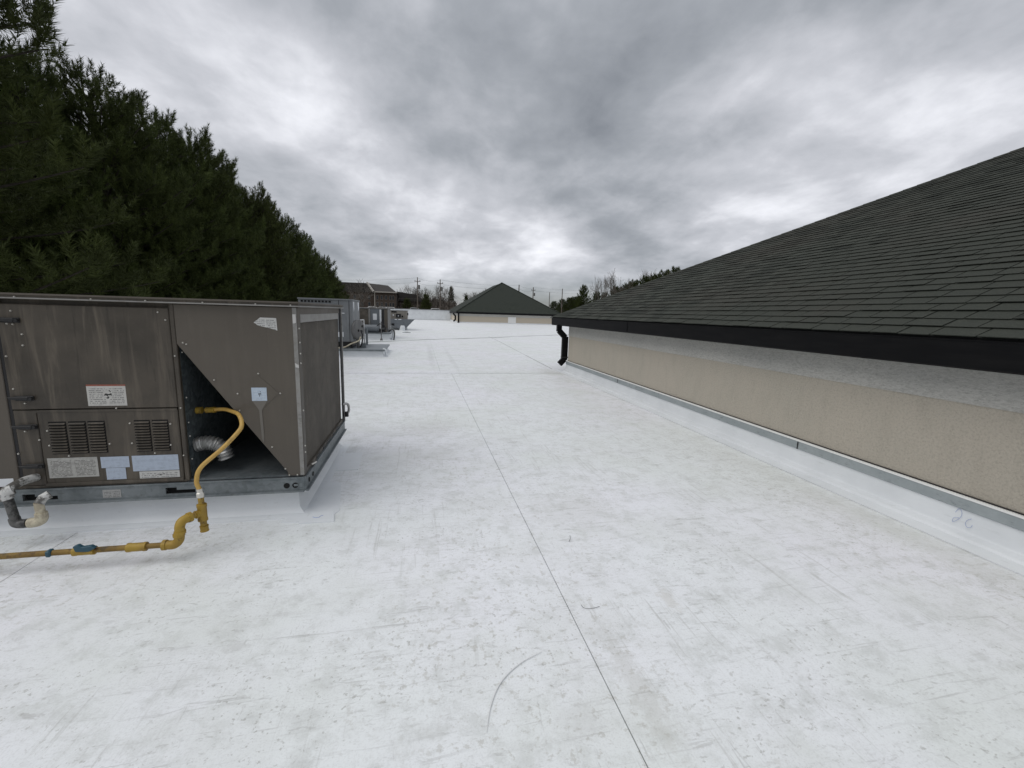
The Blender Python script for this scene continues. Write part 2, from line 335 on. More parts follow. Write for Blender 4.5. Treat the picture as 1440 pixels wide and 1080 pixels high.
# ------------------------------------------------------------------ mesh helpers
ORG = {}
class MB:
    def __init__(s): s.v = []; s.f = []
    def add(s, v, f):
        o = len(s.v); s.v += [tuple(p) for p in v]; s.f += [tuple(i+o for i in q) for q in f]; return s
    def box(s, x0, y0, z0, x1, y1, z1):
        return s.add([(x0, y0, z0), (x1, y0, z0), (x1, y1, z0), (x0, y1, z0), (x0, y0, z1), (x1, y0, z1), (x1, y1, z1), (x0, y1, z1)],
                     [(0, 3, 2, 1), (4, 5, 6, 7), (0, 1, 5, 4), (1, 2, 6, 5), (2, 3, 7, 6), (3, 0, 4, 7)])
    def prism(s, poly, axis, a, b):
        # poly: 2-D points in the two other axes (x,z for axis 1; y,z for axis 0; x,y for axis 2)
        def P(q, t): return (t, q[0], q[1]) if axis == 0 else ((q[0], t, q[1]) if axis == 1 else (q[0], q[1], t))
        n = len(poly)
        return s.add([P(q, a) for q in poly]+[P(q, b) for q in poly], [tuple(range(n))[::-1], tuple(range(n, 2*n))]+[(i, (i+1) % n, n+(i+1) % n, n+i) for i in range(n)])
    def tube(s, pts, r, n=10, cap=True):
        pts = [Vector(p) for p in pts]; k = len(pts)
        rs = r if isinstance(r, (list, tuple)) else [r]*k
        V = []; up = None
        for i, p in enumerate(pts):
            d = (pts[min(i+1, k-1)]-pts[max(i-1, 0)]).normalized()
            if up is None: up = d.orthogonal().normalized()
            up = (up-d*up.dot(d)); up = up.normalized() if up.length > 1e-6 else d.orthogonal().normalized()
            w = d.cross(up)
            for j in range(n):
                a = 2*math.pi*j/n; V.append(p+(up*math.cos(a)+w*math.sin(a))*rs[i])
        F = [(i*n+j, i*n+(j+1) % n, (i+1)*n+(j+1) % n, (i+1)*n+j) for i in range(k-1) for j in range(n)]
        if cap: F += [tuple(range(n))[::-1], tuple(range((k-1)*n, k*n))]
        return s.add(V, F)
    def build(s, name, m, parent=None, bevel=0.0, smooth=False, seg=1):
        org = ORG.get(parent, Vector((0, 0, 0)))
        me = bpy.data.meshes.new(name)
        me.from_pydata([tuple(Vector(p)-org) for p in s.v], [], s.f)
        bm = bmesh.new(); bm.from_mesh(me); bmesh.ops.recalc_face_normals(bm, faces=bm.faces)
        if bevel: bmesh.ops.bevel(bm, geom=list(bm.edges), offset=bevel, segments=seg, affect='EDGES', clamp_overlap=True)
        bm.to_mesh(me); bm.free()
        return link(name, me, m, parent, org, smooth)
def link(name, me, m, parent=None, org=None, smooth=False):
    if m: me.materials.append(MAT[m])
    if smooth:
        me.polygons.foreach_set('use_smooth', [True]*len(me.polygons)); me.set_sharp_from_angle(angle=R(40))
    o = bpy.data.objects.new(name, me); col.objects.link(o)
    if parent: o.parent = parent
    ORG[o] = org or Vector((0, 0, 0))
    return o
def thing(name, label, cat, loc=(0, 0, 0), group=None):
    o = bpy.data.objects.new(name, None); col.objects.link(o); o.location = loc; o.empty_display_size = .1
    ORG[o] = Vector(loc); return tag(o, label, cat, group)
def tag(o, label, cat, group=None):
    o['label'] = label; o['category'] = cat
    if group: o['group'] = group
    return o
def struct(o): o['kind'] = 'structure'; return o
def stuff(o): o['kind'] = 'stuff'; return o
def B(*a): return MB().box(*a)
def spline(pts, n=8):
    P = [Vector(p) for p in pts]; P = [P[0]*2-P[1]]+P+[P[-1]*2-P[-2]]; o = []
    for i in range(1, len(P)-2):
        for k in range(n):
            t = k/n; a, b_, c, d = P[i-1:i+3]
            o.append(.5*((2*b_)+(c-a)*t+(2*a-5*b_+4*c-d)*t*t+(3*b_-a-3*c+d)*t**3))
    o.append(P[-2]); return o
def copy_tree(o, parent=None):
    c = o.copy(); col.objects.link(c); c.parent = parent
    for ch in list(o.children): copy_tree(ch, c)
    return c

# ------------------------------------------------------------------ ground, flat roof, membrane sheets
GZ = -5.5
def terrain(x, y):
    t = max(0.0, min(1.0, (y-85)/110)); t = t*t*(3-2*t)
    return GZ+t*(6.4-2.2*max(-1, min(1, x/120)))+max(0, y-200)*.012+.25*math.sin(x*.05)*t
xs = [-900, -500, -300, -200]+list(range(-150, 151, 10))+[200, 300, 500, 900]
ys = [-300, -100, -30]+list(range(0, 260, 10))+[300, 400, 600, 1000, 1800]
g = MB(); g.v = [(x, y, terrain(x, y)) for y in ys for x in xs]; nx = len(xs)
g.f = [(j*nx+i, j*nx+i+1, (j+1)*nx+i+1, (j+1)*nx+i) for j in range(len(ys)-1) for i in range(nx-1)]
struct(g.build('ground', 'ground_grass', smooth=True))

roof = struct(B(-6.2, -7, GZ-.3, 26, 88.5, -.02).build('flat_roof', 'deck_dirt'))
def sheet(x0, x1, y0, y1, zt=0.0):
    nx_, ny_ = max(2, int((x1-x0)/.3)), max(2, int((y1-y0)/(.35 if y0 < 12 else 1.2)))
    mb = MB()
    def h(x, y):
        e = min(x-x0, x1-x, y-y0, y1-y); k = max(0, min(1, e/.25))
        return zt+k*(.0035*math.sin(x*2.1+y*.7)+.0025*math.sin(x*5.3-y*3.1+1)+.002*math.sin(y*6.7+x*1.3))
    mb.v = [(x0+(x1-x0)*i/nx_, y0+(y1-y0)*j/ny_, h(x0+(x1-x0)*i/nx_, y0+(y1-y0)*j/ny_)) for j in range(ny_+1) for i in range(nx_+1)]
    q = nx_+1
    mb.f = [(j*q+i, j*q+i+1, (j+1)*q+i+1, (j+1)*q+i) for j in range(ny_) for i in range(nx_)]
    n0 = len(mb.v)     # skirt down to the deck gives the lap its edge
    ring = [i for i in range(q)]+[j*q+q-1 for j in range(1, ny_+1)]+[ny_*q+i for i in range(q-2, -1, -1)]+[j*q for j in range(ny_-1, 0, -1)]
    mb.v += [(mb.v[i][0], mb.v[i][1], -.019) for i in ring]; k = len(ring)
    mb.f += [(ring[a], n0+a, n0+(a+1) % k, ring[(a+1) % k]) for a in range(k)]
    return mb.build('membrane_sheet', 'membrane', roof, smooth=True)
G = .0045
rows = [(-6.9, 11.05, [-6.1, -5.33, -2.28, .77, 3.735]), (11.05, 26.5, [-6.1, -5.6, -2.55, .50, 3.55, 6.6, 9.65, 12.7, 15.75, 18.8, 21.85, 25.9]),
        (26.5, 45, [-6.1, -5.2, -2.15, .90, 3.95, 7, 10.05, 13.1, 16.15, 19.2, 22.25, 25.9]), (45, 77.9, [-6.1, -5.7, -2.65, .4, 3.45, 6.5, 9.55, 12.6, 15.65, 18.7, 21.75, 25.9])]
for (y0, y1, bx) in rows:
    for a, b_ in zip(bx[:-1], bx[1:]): sheet(a+G/2, b_-G/2, y0+G/2, y1-G/2, 0 if y0 < 11 else -.002)
sheet(3.735+G, 25.9, -6.9, 11.0)
# oblique lap where the sheets turn across the roof
lap = MB(); L = [(-2.9, 21.3), (-1.6, 22.34), (.34, 24.21), (4.1, 26.92), (7.5, 30.0), (10.9, 32.6), (13.5, 34.4)]
for (p, q) in zip(L[:-1], L[1:]):
    dx, dy = q[0]-p[0], q[1]-p[1]; l = math.hypot(dx, dy); nx_, ny_ = -dy/l*.035, dx/l*.035
    lap.prism([(p[0]-nx_, p[1]-ny_), (q[0]-nx_, q[1]-ny_), (q[0]+nx_, q[1]+ny_), (p[0]+nx_, p[1]+ny_)], 2, .002, .014)
lap.build('membrane_lap', 'flashing', roof)
MB().tube([(x_+.03, y_-.05, .006) for (x_, y_) in L], .010, 5).build('lap_edge', 'lap_grey', roof)
MB().tube([(3.72, 11.9, .003), (3.95, 17, .003), (4.2, 22, .003), (4.42, 28.5, .003)], .005, 5).build('lap_edge', 'lap_grey', roof)
B(-6.2, -7, -.02, -6.1, 77.9, .10).build('edge_metal', 'parapet_cap', roof)
# cover strip across the roof at the end laps
B(-2.4, 10.98, .003, 3.7, 11.13, .0055).build('cover_strip', 'membrane', roof)

# parapet at the far end of the roof
pw_ = thing('parapet_wall', 'long white parapet wall with dark metal cap across the far end of the roof', 'parapet', (0, 78, 0))
B(-6.2, 78.0, -.02, 5.3, 78.35, 1.76).build('wall', 'flashing', pw_)
B(-6.25, 77.9, 1.76, 5.3, 78.4, 1.85).build('coping', 'parapet_cap', pw_, .01)

# small marks and litter on the membrane
pt = tag(MB().prism([(-.878, 3.30), (-.868, 3.16), (-.624, 3.147), (-.66, 3.335)], 2, -.01, .0135).build('membrane_patch', 'flashing', None, .001), 'small square white membrane patch with pen mark in front of brown unit corner', 'patch')
mk = MB(); mk.tube(spline([(-.79, 3.235, .0142), (-.77, 3.222, .0142), (-.745, 3.222, .0142), (-.735, 3.243, .0142), (-.72, 3.25, .0142)], 5), .002, 5); mk.build('pen_mark', 'marker_blue', pt)
tag(MB().tube(spline([(.235, 1.36, .004), (.27, 1.47, .005), (.33, 1.57, .005), (.43, 1.65, .005), (.545, 1.70, .004)], 8), [.0008+.0016*math.sin(i/32*math.pi) for i in range(33)], 6).build('scuff_mark', 'scuff', None), 'pale curved scrape mark on the white membrane near the bottom centre', 'scuff')
def litter(name, pts, r, label, m='dark_mark'):
    tag(MB().tube(spline(pts, 4), r, 5).build(name, m, None), label, 'debris')
litter('leaf_scrap', [(-1.245, 1.46, .006), (-1.232, 1.463, .009), (-1.215, 1.47, .006)], [.001, .002, .003, .004, .004, .003, .003, .002, .001], 'tiny black scrap lying on the membrane at the lower left')
litter('thread_scrap', [(.845, 1.98, .004), (.85, 1.955, .005), (.872, 1.945, .004), (.91, 1.945, .004), (.94, 1.952, .004)], .001, 'short dark curled thread lying right of the long membrane seam')
litter('twig_scrap', [(1.0, 2.62, .004), (1.02, 2.65, .007), (1.035, 2.7, .004)], .0014, 'short dark twig bit on the membrane between seam and stucco wall')

# ------------------------------------------------------------------ tan building with hip roof on the right
WX, WY0, WY1 = 4.0, -6.5, 11.33
EX, EY, EZ, PITCHM = 3.74, 12.14, 1.4808, .4935
GX, GY = EX+.145, EY-.145
bld = thing('hip_roof_building', 'tan stucco building with dark green shingled hip roof along the right', 'building', (8, 3, 0))
BXR = 17.5
B(WX, WY0, -.02, BXR, WY1, .985).build('wall', 'stucco', bld)
B(WX-.010, WY0-.010, .985, BXR+.010, WY1+.010, 1.29).build('frieze_band', 'stucco_band', bld)
# fascia / gutter: front face leans a little, returns round the corner
gut = MB()
def gut_prof(a):      # outer face profile offset from the wall line, z
    return [(a+.3, 1.258), (a-.135, 1.258), (a-.15, 1.27), (a-.155, 1.452), (a-.16, 1.456), (a-.16, 1.464), (a-.145, 1.464), (a-.14, 1.445), (a+.30, 1.445), (a+.3, 1.43)]
prof = gut_prof(0)
n = len(prof); V = []
for (cx, cy, sx, sy) in ((GX, WY0-.3, 1, 0), (GX, GY, 1, -1), (BXR, GY, 0, -1)):
    for (o_, z_) in prof: V.append((cx+o_*sx, cy+o_*sy, z_))
gut.v = V
gut.f = [(k*n+i, k*n+(i+1) % n, (k+1)*n+(i+1) % n, (k+1)*n+i) for k in range(2) for i in range(n)]+[tuple(range(n)), tuple(range(2*n, 3*n))[::-1]]
gt = gut.build('gutter', 'fascia', bld)
B(GX-.158, 7.4, 1.268, GX-.1535, 7.44, 1.451).build('gutter_joint', 'fascia', gt)
# roof deck
HY = (BXR+.14-EX)/2
AX = EX+HY; AZ = EZ+PITCHM*HY
y0_ = WY0-.3
deck = MB().add([(EX, y0_, EZ), (EX, EY, EZ), (BXR+.14, EY, EZ), (BXR+.14, y0_, EZ), (AX, EY-HY, AZ), (AX, y0_+HY, AZ)],
                [(0, 1, 4, 5), (1, 2, 4), (2, 3, 5, 4), (3, 0, 5), (0, 3, 2, 1)])
rf = deck.build('roof', 'shingle', bld)
MB().add([(EX+.012, y0_, EZ+.004), (EX+.012, EY-.02, EZ+.004), (AX, EY-HY-.02, AZ+.001), (AX, y0_+HY, AZ+.001)], [(0, 3, 2, 1)]).build('gap_shade_underlay', 'black', rf)  # black underlay sheet, coloured to give the gaps between tabs their shade
B(EX+.006, y0_, 1.447, EX+.02, EY-.006, EZ+.003).build('eave_shade_strip', 'black_hole', rf)  # near-black strip standing in for the shadow between shingles and gutter
# shingles: each tab is a thin slab lapped over the course below
cs, sn = 1/math.hypot(1, PITCHM), PITCHM/math.hypot(1, PITCHM)
EXPO, TH = .143, .012
rng = random.Random(3)
tabs = []
def slope_pt(s, y, h): return (EX+s*cs-h*sn, y, EZ+s*sn+h*cs)
nrow = int((HY/cs)/EXPO)
def tab_geo(s0, ya, yb, ymax_low, lift):
    # lower edge at s0 (proud), upper edge tucked under the next course
    s1 = s0+EXPO+.03; g_ = .0055
    j = rng.uniform(-.0015, .0015)
    lo, hi = .0185+lift*.8, .006
    yc = lambda s: EY-s*cs
    a0, b0 = ya+g_, min(yb-g_, yc(s0)); a1, b1 = ya+g_, min(yb-g_, yc(s1))
    if b0-a0 < .02: return None
    if b1 < a1: b1 = a1+.001
    P = [slope_pt(s0+j, a0, lo), slope_pt(s0+j, b0, lo), slope_pt(s1, b1, hi), slope_pt(s1, a1, hi),
         slope_pt(s0+j, a0, lo-.006), slope_pt(s0+j, b0, lo-.006)]
    return P, [(0, 1, 2, 3), (4, 5, 1, 0), (4, 0, 3), (1, 5, 2), (5, 4, 3, 2)]
for r_ in range(nrow):
    s0 = -.02+r_*EXPO
    y = y0_+s0*cs+rng.uniform(0, .3)
    ymax = EY-s0*cs
    while y < ymax:
        w = rng.choice((.30, .26, .24, .17, .28, .22, .34))*rng.uniform(.95, 1.05)
        if y+w > .3: tabs.append((r_, s0, y, min(y+w, ymax+.1)))
        y += w
def tab_px(tb):
    p = Vector(slope_pt(tb[1]+.07, (tb[2]+tb[3])/2, 0))-Vector((0, 0, EYE)); dpt = p.dot(_f)
    if dpt < .3: return 0
    X, Y_ = 720+FPX*p.dot(_r)/dpt, 540-FPX*p.dot(_u)/dpt
    if not (0 < X < 1460 and 150 < Y_ < 560): return 0
    return (tb[3]-tb[2])*EXPO/dpt**2*abs(p.normalized().dot(Vector((-sn, 0, cs))))
tabs.sort(key=tab_px, reverse=True)
rest = MB()
for k, tb in enumerate(tabs):
    gge = tab_geo(tb[1], tb[2], tb[3], 0, rng.choice((-.001, 0, .001, .003, .006)))
    if not gge: continue
    if k < 300: MB().add(*gge).build('shingle', 'shingle', rf)
    else: rest.add(*gge)
stuff(rest.build('shingle_field', 'shingle', rf))
# hip caps
hd = Vector((1, -1, PITCHM)).normalized()
hl = HY*math.sqrt(2+PITCHM**2)
k = int(hl/.2)
h0 = Vector((EX, EY, EZ))
na, nb = Vector((1, 0, PITCHM)).normalized(), Vector((0, -1, PITCHM)).normalized()
upn = hd.cross(Vector((1, 1, 0)).normalized()); upn = upn if upn.z > 0 else -upn
for i in range(k):
    p0 = h0+hd*(i*.2-.01); p1 = h0+hd*(i*.2+.24)
    wl = Vector((0, -1, 0)); wr = Vector((1, 0, 0))
    def cap(p, lift):
        c_ = p+upn*(lift+.012)
        l_ = p+(Vector((0, -1, 0))-hd*hd.dot(Vector((0, -1, 0)))).normalized()*.115
        r2 = p+(Vector((1, 0, 0))-hd*hd.dot(Vector((1, 0, 0)))).normalized()*.115
        # push both skirts to lie just above their slopes
        nl = Vector((-sn, 0, cs)); nr = Vector((0, sn, cs))
        l_ = l_-nl*((l_-h0).dot(nl))+nl*(lift+.006); r2 = r2-nr*((r2-h0).dot(nr))+nr*(lift+.006)
        return [l_, c_, r2]
    A, Bq = cap(p0, .012), cap(p1, .005)
    low = [q-upn*.012 for q in A]
    MB().add(A+Bq+low, [(0, 1, 4, 3), (1, 2, 5, 4), (6, 7, 1, 0), (7, 8, 2, 1)]).build('hip_cap', 'shingle', rf)
# base flashing: white membrane turned up the wall
prf = [(3.742, -.004), (3.742, .0055), (3.885, .008), (3.897, .022), (3.915, .033), (3.94, .042), (3.955, .062), (3.968, .225), (3.999, .225), (3.999, -.004)]
fl = MB(); n = len(prf)
for (cx, cy, sx, sy) in ((4.0, -6, 1, 0), (4.0, WY1, 1, -1), (BXR, WY1, 0, -1)):
    fl.v += [(cx+(o_-4)*sx, cy+(o_-4)*sy, z_) for (o_, z_) in prf]
fl.f = [(q*n+i, q*n+(i+1) % n, (q+1)*n+(i+1) % n, (q+1)*n+i) for q in range(2) for i in range(n)]
bf = fl.build('base_flashing', 'flashing', bld, smooth=True)
tb_ = MB(); prf = [(3.962, .205), (3.955, .21), (3.962, .285), (3.999, .292), (3.999, .205)]; n = len(prf)
for (cx, cy, sx, sy) in ((4.0, -6, 1, 0), (4.0, WY1, 1, -1), (BXR, WY1, 0, -1)):
    tb_.v += [(cx+(o_-4)*sx, cy+(o_-4)*sy, z_) for (o_, z_) in prf]
tb_.f = [(q*n+i, q*n+(i+1) % n, (q+1)*n+(i+1) % n, (q+1)*n+i) for q in range(2) for i in range(n)]
tb_.build('termination_bar', 'termination_bar', bld)
B(3.958, -6, .287, 3.999, WY1+.042, .303).build('sealant_lip', 'white_lip', bld)
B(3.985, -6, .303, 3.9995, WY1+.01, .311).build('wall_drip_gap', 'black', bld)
for yy in (3.72, 8.1):
    B(3.952, yy, .206, 3.9545, yy+.012, .284).build('bar_joint', 'black', bld)
# felt-pen scribbles on the flashing
def scrib(pts2): return MB().tube(spline([(3.968-(.225-z_)*.12-.004, y_, z_) for (y_, z_) in pts2], 6), .0012, 5)
scrib([(2.30, .165), (2.285, .20), (2.265, .185), (2.26, .15), (2.28, .11), (2.30, .09), (2.30, .12), (2.27, .135)]).build('pen_scribble', 'marker_blue', bf)
scrib([(2.20, .16), (2.22, .14), (2.225, .11), (2.21, .09), (2.19, .10), (2.185, .12)]).build('pen_scribble', 'marker_blue', bf)
# corner downspout
def rect_pipe(pts, w, d, name, m, parent, bev=.006):
    mb = MB()
    for p, q in zip(pts[:-1], pts[1:]):
        p, q = Vector(p), Vector(q); dv = (q-p).normalized(); sx_ = Vector((1, 0, 0)) if abs(dv.x) < .95 else Vector((0, 0, 1))
        yv = Vector((0, 1, 0)); xv = dv.cross(yv).normalized()
        P = [p+xv*a*w/2+yv*c*d/2 for a, c in ((-1, -1), (1, -1), (1, 1), (-1, 1))]+[q+xv*a*w/2+yv*c*d/2 for a, c in ((-1, -1), (1, -1), (1, 1), (-1, 1))]
        mb.add(P, [(0, 3, 2, 1), (4, 5, 6, 7), (0, 1, 5, 4), (1, 2, 6, 5), (2, 3, 7, 6), (3, 0, 4, 7)])
    return mb.build(name, m, parent)
dy = WY1+.15
dsp = rect_pipe([(3.755, dy, 1.28), (3.755, dy, 1.10)], .13, .11, 'downspout', 'fascia', bld)
rect_pipe([(3.755, dy, 1.12), (3.94, dy, .94)], .145, .105, 'elbow', 'fascia', dsp)
rect_pipe([(3.94, dy, .96), (3.94, dy, .31)], .16, .11, 'pipe', 'fascia', dsp)
rect_pipe([(3.95, dy, .34), (3.81, dy, .19)], .145, .105, 'elbow', 'fascia', dsp)
B(3.855, dy-.062, .37, 4.06, dy+.06, .40).build('strap', 'black', dsp, .003)

# ------------------------------------------------------------------ far hip-roof building
fb = thing('far_hip_roof_building', 'distant tan stucco building with green pyramid hip roof at the end of the roof', 'building', (12.8, 63.5, 0))
FX0, FX1, FY0, FY1 = 5.35, 20.6, 63.5, 88
B(FX0, FY0, -.02, FX1, FY1, 1.32).build('wall', 'stucco', fb)
B(FX0-.02, FY0-.02, .98, FX1+.02, FY1+.02, 1.33).build('frieze_band', 'stucco_band', fb)
e0, e1, f0, f1, ez = FX0-.28, FX1+.45, FY0-.4, FY1+.4, 1.62
cx_, cy_ = 13.1, 71.2
B(e0, f0, 1.33, e1, f0+.18, 1.60).build('gutter', 'fascia', fb); B(e0, f0+.18, 1.33, e0+.18, f1, 1.60).build('gutter', 'fascia', fb)
B(e1-.18, f0+.18, 1.33, e1, f1, 1.60).build('gutter', 'fascia', fb)
B(e0+.18, f0+.18, 1.31, e1-.18, f1, 1.36).build('soffit', 'stucco_band', fb)
MB().add([(e0, f0, ez-.02), (e1, f0, ez-.02), (e1, f1, ez-.02), (e0, f1, ez-.02), (cx_, cy_, 6.45), (cx_, f1-8, 6.45)], [(0, 1, 4), (1, 2, 5, 4), (2, 3, 5), (3, 0, 4, 5), (3, 2, 1, 0)]).build('roof', 'far_shingle', fb)
for p in ((e0, f0), (e1, f0)):
    MB().tube([(p[0], p[1], ez), (cx_, cy_, 6.47)], .09, 5).build('hip_cap', 'far_shingle', fb)
def zig(x, y, sx):
    d_ = rect_pipe([(x-.25*sx, y, 1.35), (x-.25*sx, y, 1.15)], .22, .18, 'downspout', 'fascia', fb)
    rect_pipe([(x-.25*sx, y, 1.2), (x, y, .95)], .22, .18, 'elbow', 'fascia', d_); rect_pipe([(x, y, 1.0), (x, y, .35)], .22, .18, 'pipe', 'fascia', d_)
    rect_pipe([(x, y, .4), (x-.28*sx, y, .12)], .22, .18, 'elbow', 'fascia', d_)
zig(FX0-.14, FY0+3.2, 1); zig(FX0-.14, FY1-4.2, 1)
rect_pipe([(FX0+.05, FY0-.14, 1.35), (FX0+.05, FY0-.14, -.0)], .22, .18, 'downspout', 'fascia', fb)
rect_pipe([(FX1-.7, FY0-.14, 1.35), (FX1-.7, FY0-.14, -.0)], .22, .18, 'downspout', 'fascia', fb)
B(12.75, FY0-.06, .1, 13.95, FY0-.005, 1.02).build('access_panel', 'white_lip', fb, .01)
MAT['access_tan'] = mat('access_tan', (.52, .46, .37), .8)
fb.children[-1].data.materials[0] = MAT['access_tan']
MB().prism([(FY0-.22, -.02), (FY0-.1, .02), (FY0-.02, .16), (FY0, .16), (FY0, -.02)], 0, FX0-.1, FX1+.1).build('base_flashing', 'flashing', fb)
B(FX0-.14, FY0-.1, -.02, FX0-.002, FY1, .17).build('base_flashing', 'flashing', fb)

# ------------------------------------------------------------------ near brown rooftop unit
UF, UB, UR, UL = 3.317, 5.03, -.855, -3.95
U = thing('rooftop_unit', 'large brown rooftop air conditioning unit with cut away corner panel, nearest the camera', 'hvac unit', (-2.2, 4.2, 0))
# curb wrapped in white membrane
cu = MB(); prf = [(.10, -.004), (.10, .006), (.035, .012), (.0, .05), (-.01, .195)]
x0, x1, y0, y1 = UL+.05, UR-.05, UF+.04, UB-.05
rings = [[(x0-o_, y0-o_, z_), (x1+o_, y0-o_, z_), (x1+o_, y1+o_, z_), (x0-o_, y1+o_, z_)] for (o_, z_) in prf]
for rr in rings: cu.v += rr
cu.f = [(k*4+i, k*4+(i+1) % 4, (k+1)*4+(i+1) % 4, (k+1)*4+i) for k in range(len(prf)-1) for i in range(4)]
cu.build('curb', 'flashing', U, smooth=True)
# folded flashing corner and pleats
MB().prism([(-1.0, 3.2), (-.70, 3.16), (-.62, 3.33), (-.70, 3.9), (-.83, 3.95), (-.95, 3.36)], 2, -.012, .0085).build('corner_patch', 'flashing', U)
MB().prism([(-.93, 4.2), (-.60, 4.23), (-.62, 4.75), (-.93, 4.72)], 2, -.012, .0083).build('corner_patch', 'flashing', U)
# base rail with fork slots
RZ0, RZ1 = .195, .302
br_ = MB(); sl = [(-2.59, -2.395), (-1.76, -1.575)]
xs_ = [UL]+[v for s in sl for v in s]+[UR]
for a, b_ in zip(xs_[0::2], xs_[1::2]): br_.box(a, UF-.012, RZ0, b_, UF, RZ1)
for a, b_ in sl:
    br_.box(a, UF-.012, RZ0, b_, UF, .222); br_.box(a, UF-.012, .268, b_, UF, RZ1)
    br_.box(a+.07, UF-.012, .250, b_, UF, .268)
br_.box(UL, UF-.03, RZ0-.004, UR, UF-.012, RZ0+.008); br_.box(UL, UF-.02, RZ1-.008, UR, UF-.012, RZ1+.002)
rail = br_.build('base_rail', 'galvanised', U)
for a, b_ in sl: B(a-.01, UF+.03, .2, b_+.01, UF+.04, .29).build('slot_back', 'black_hole', rail)
sr = MB(); sr.box(UR, UF-.012, RZ0, UR+.012, UB, RZ1); sr.box(UR+.012, UF-.012, RZ0-.004, UR+.03, UB, RZ0+.008); sr.box(UR+.012, UF, RZ1-.008, UR+.02, UB, RZ1+.002)
sr.build('base_rail', 'galvanised', U)
for x_ in (-.975, -.916):
    MB().tube([(x_, UF-.0135, .241), (x_, UF-.0165, .241)], .021, 14).build('rail_hole', 'black_hole', rail)
B(-.925, UF-.019, .236, -.895, UF-.0172, .252).build('rail_tab', 'galvanised', rail)
for y_ in (3.40, 3.52):
    MB().tube([(UR+.0135, y_, .245), (UR+.0165, y_, .245)], .018, 12).build('rail_hole', 'black_hole', rail)
B(UR-.03, UF-.016, .20, UR+.002, UF-.0125, .298).build('rail_corner_plate', 'galvanised', rail, .001)
# cabinet
CZ0, CZ1 = .304, 1.548
SX = -1.625
B(UL, UF+.035, CZ0, SX, UB-.02, CZ1).build('cabinet_body', 'brown_metal', U)
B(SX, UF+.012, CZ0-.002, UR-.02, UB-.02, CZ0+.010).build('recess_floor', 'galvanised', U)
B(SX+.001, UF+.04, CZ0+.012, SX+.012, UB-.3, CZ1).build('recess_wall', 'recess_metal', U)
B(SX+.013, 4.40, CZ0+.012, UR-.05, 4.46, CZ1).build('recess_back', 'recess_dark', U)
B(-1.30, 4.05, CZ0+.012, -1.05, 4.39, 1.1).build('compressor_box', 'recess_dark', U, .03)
B(SX, UB-.06, CZ0, UR-.03, UB-.02, CZ1).build('back_panel', 'brown_metal', U)
# front panels
B(UL, UF, CZ0+.02, -2.600, UF+.03, CZ1-.012).build('front_panel', 'tan_metal', U, .004)
B(-2.578, UF-.004, .842, -1.640, UF+.03, CZ1-.028).build('door_panel', 'brown_metal', U, .005)
B(-2.578, UF+.002, .322, -2.455, UF+.032, .836).build('latch_strip', 'brown_metal', U, .003)
B(-2.448, UF-.006, .322, -1.642, UF+.03, .830).build('louver_panel', 'brown_metal', U, .005)
B(-2.448, UF-.010, .822, -1.642, UF-.0065, .838).build('panel_lip', 'brown_metal', U, .001)
B(-2.448, UF-.014, .318, -1.642, UF-.0065, .338).build('panel_lip', 'brown_metal', U, .001)
B(-1.638, UF-.002, CZ0+.005, -1.610, UF+.03, CZ1).build('door_post', 'brown_metal', U, .004)
B(-2.598, UF+.006, CZ0+.005, -2.580, UF+.03, CZ1).build('door_post', 'black', U)
B(UL, UF-.004, CZ0+.002, SX, UF+.02, CZ0+.018).build('bottom_lip', 'brown_metal', U)
# tan corner panel with its diagonal cut
MB().prism([(-1.608, CZ1-.002), (UR, CZ1-.002), (UR, CZ0+.008), (-.966, CZ0+.008), (-.966, .345), (-1.608, 1.282)], 1, UF-.002, UF+.014).build('corner_panel', 'tan_metal', U, .002)
dg = Vector((.642, 0, -.937)).normalized()
MB().tube([(-1.606, UF+.012, 1.279), (-.967, UF+.012, .346)], .006, 6).build('panel_hem', 'tan_metal', U)
dm = [(-1.119, 1.062), (-.994, .937), (-1.122, .812), (-1.247, .937)]
MB().prism(dm, 1, UF-.0045, UF-.0022).build('diamond_plate', 'tan_metal', U)
B(-1.171, UF-.0065, .883, -1.073, UF-.0047, .979).build('label_sticker', 'label_blue_small', U)
MB().prism([(-1.168, .882), (-1.075, .882), (-1.112, .815), (-1.108, .66), (-1.112, .57), (-1.124, .60), (-1.130, .815)], 1, UF-.0055, UF-.0047).build('dust_streak', 'dust_streak', U)
MB().prism([(-1.128, 1.437), (-1.085, 1.472), (-.984, 1.470), (-.980, 1.383), (-1.03, 1.40), (-1.10, 1.415)], 1, UF-.0045, UF-.0025).build('torn_label', 'label_torn', U)
# right side: corner trim, coil and frame
B(UR-.024, UF-.0045, CZ0+.012, UR+.004, UF-.0022, CZ1-.003).build('corner_trim', 'trim_light', U)
B(UR, UF, CZ0, UR+.006, UF+.075, CZ1).build('corner_post', 'brown_metal', U, .002)
B(UR, UB-.075, CZ0, UR+.012, UB, CZ1).build('corner_post', 'black', U, .002)
B(UR+.012, UB-.02, CZ0, UR+.02, UB, CZ1).build('corner_post_edge', 'trim_light', U)
B(UR-.03, UF+.075, CZ0+.02, UR-.012, UB-.075, CZ1).build('coil', 'coil', U)
B(UR-.01, UF+.075, 1.44, UR+.008, UB-.15, 1.50).build('top_band', 'trim_light', U, .003)
B(UR-.012, UF+.075, 1.50, UR+.004, UB-.075, CZ1).build('top_rail', 'tan_metal', U)
B(UR-.012, UF+.075, CZ0, UR+.004, UB-.075, CZ0+.035).build('coil_sill', 'brown_metal', U)
for (a, b_) in ((3.7, 3.82), (3.95, 4.02), (4.1, 4.3), (4.38, 4.46), (4.55, 4.7)):
    B(UR+.0045, a, CZ0+.006, UR+.007, b_, CZ0+.03).build('sill_grime', 'black', U)
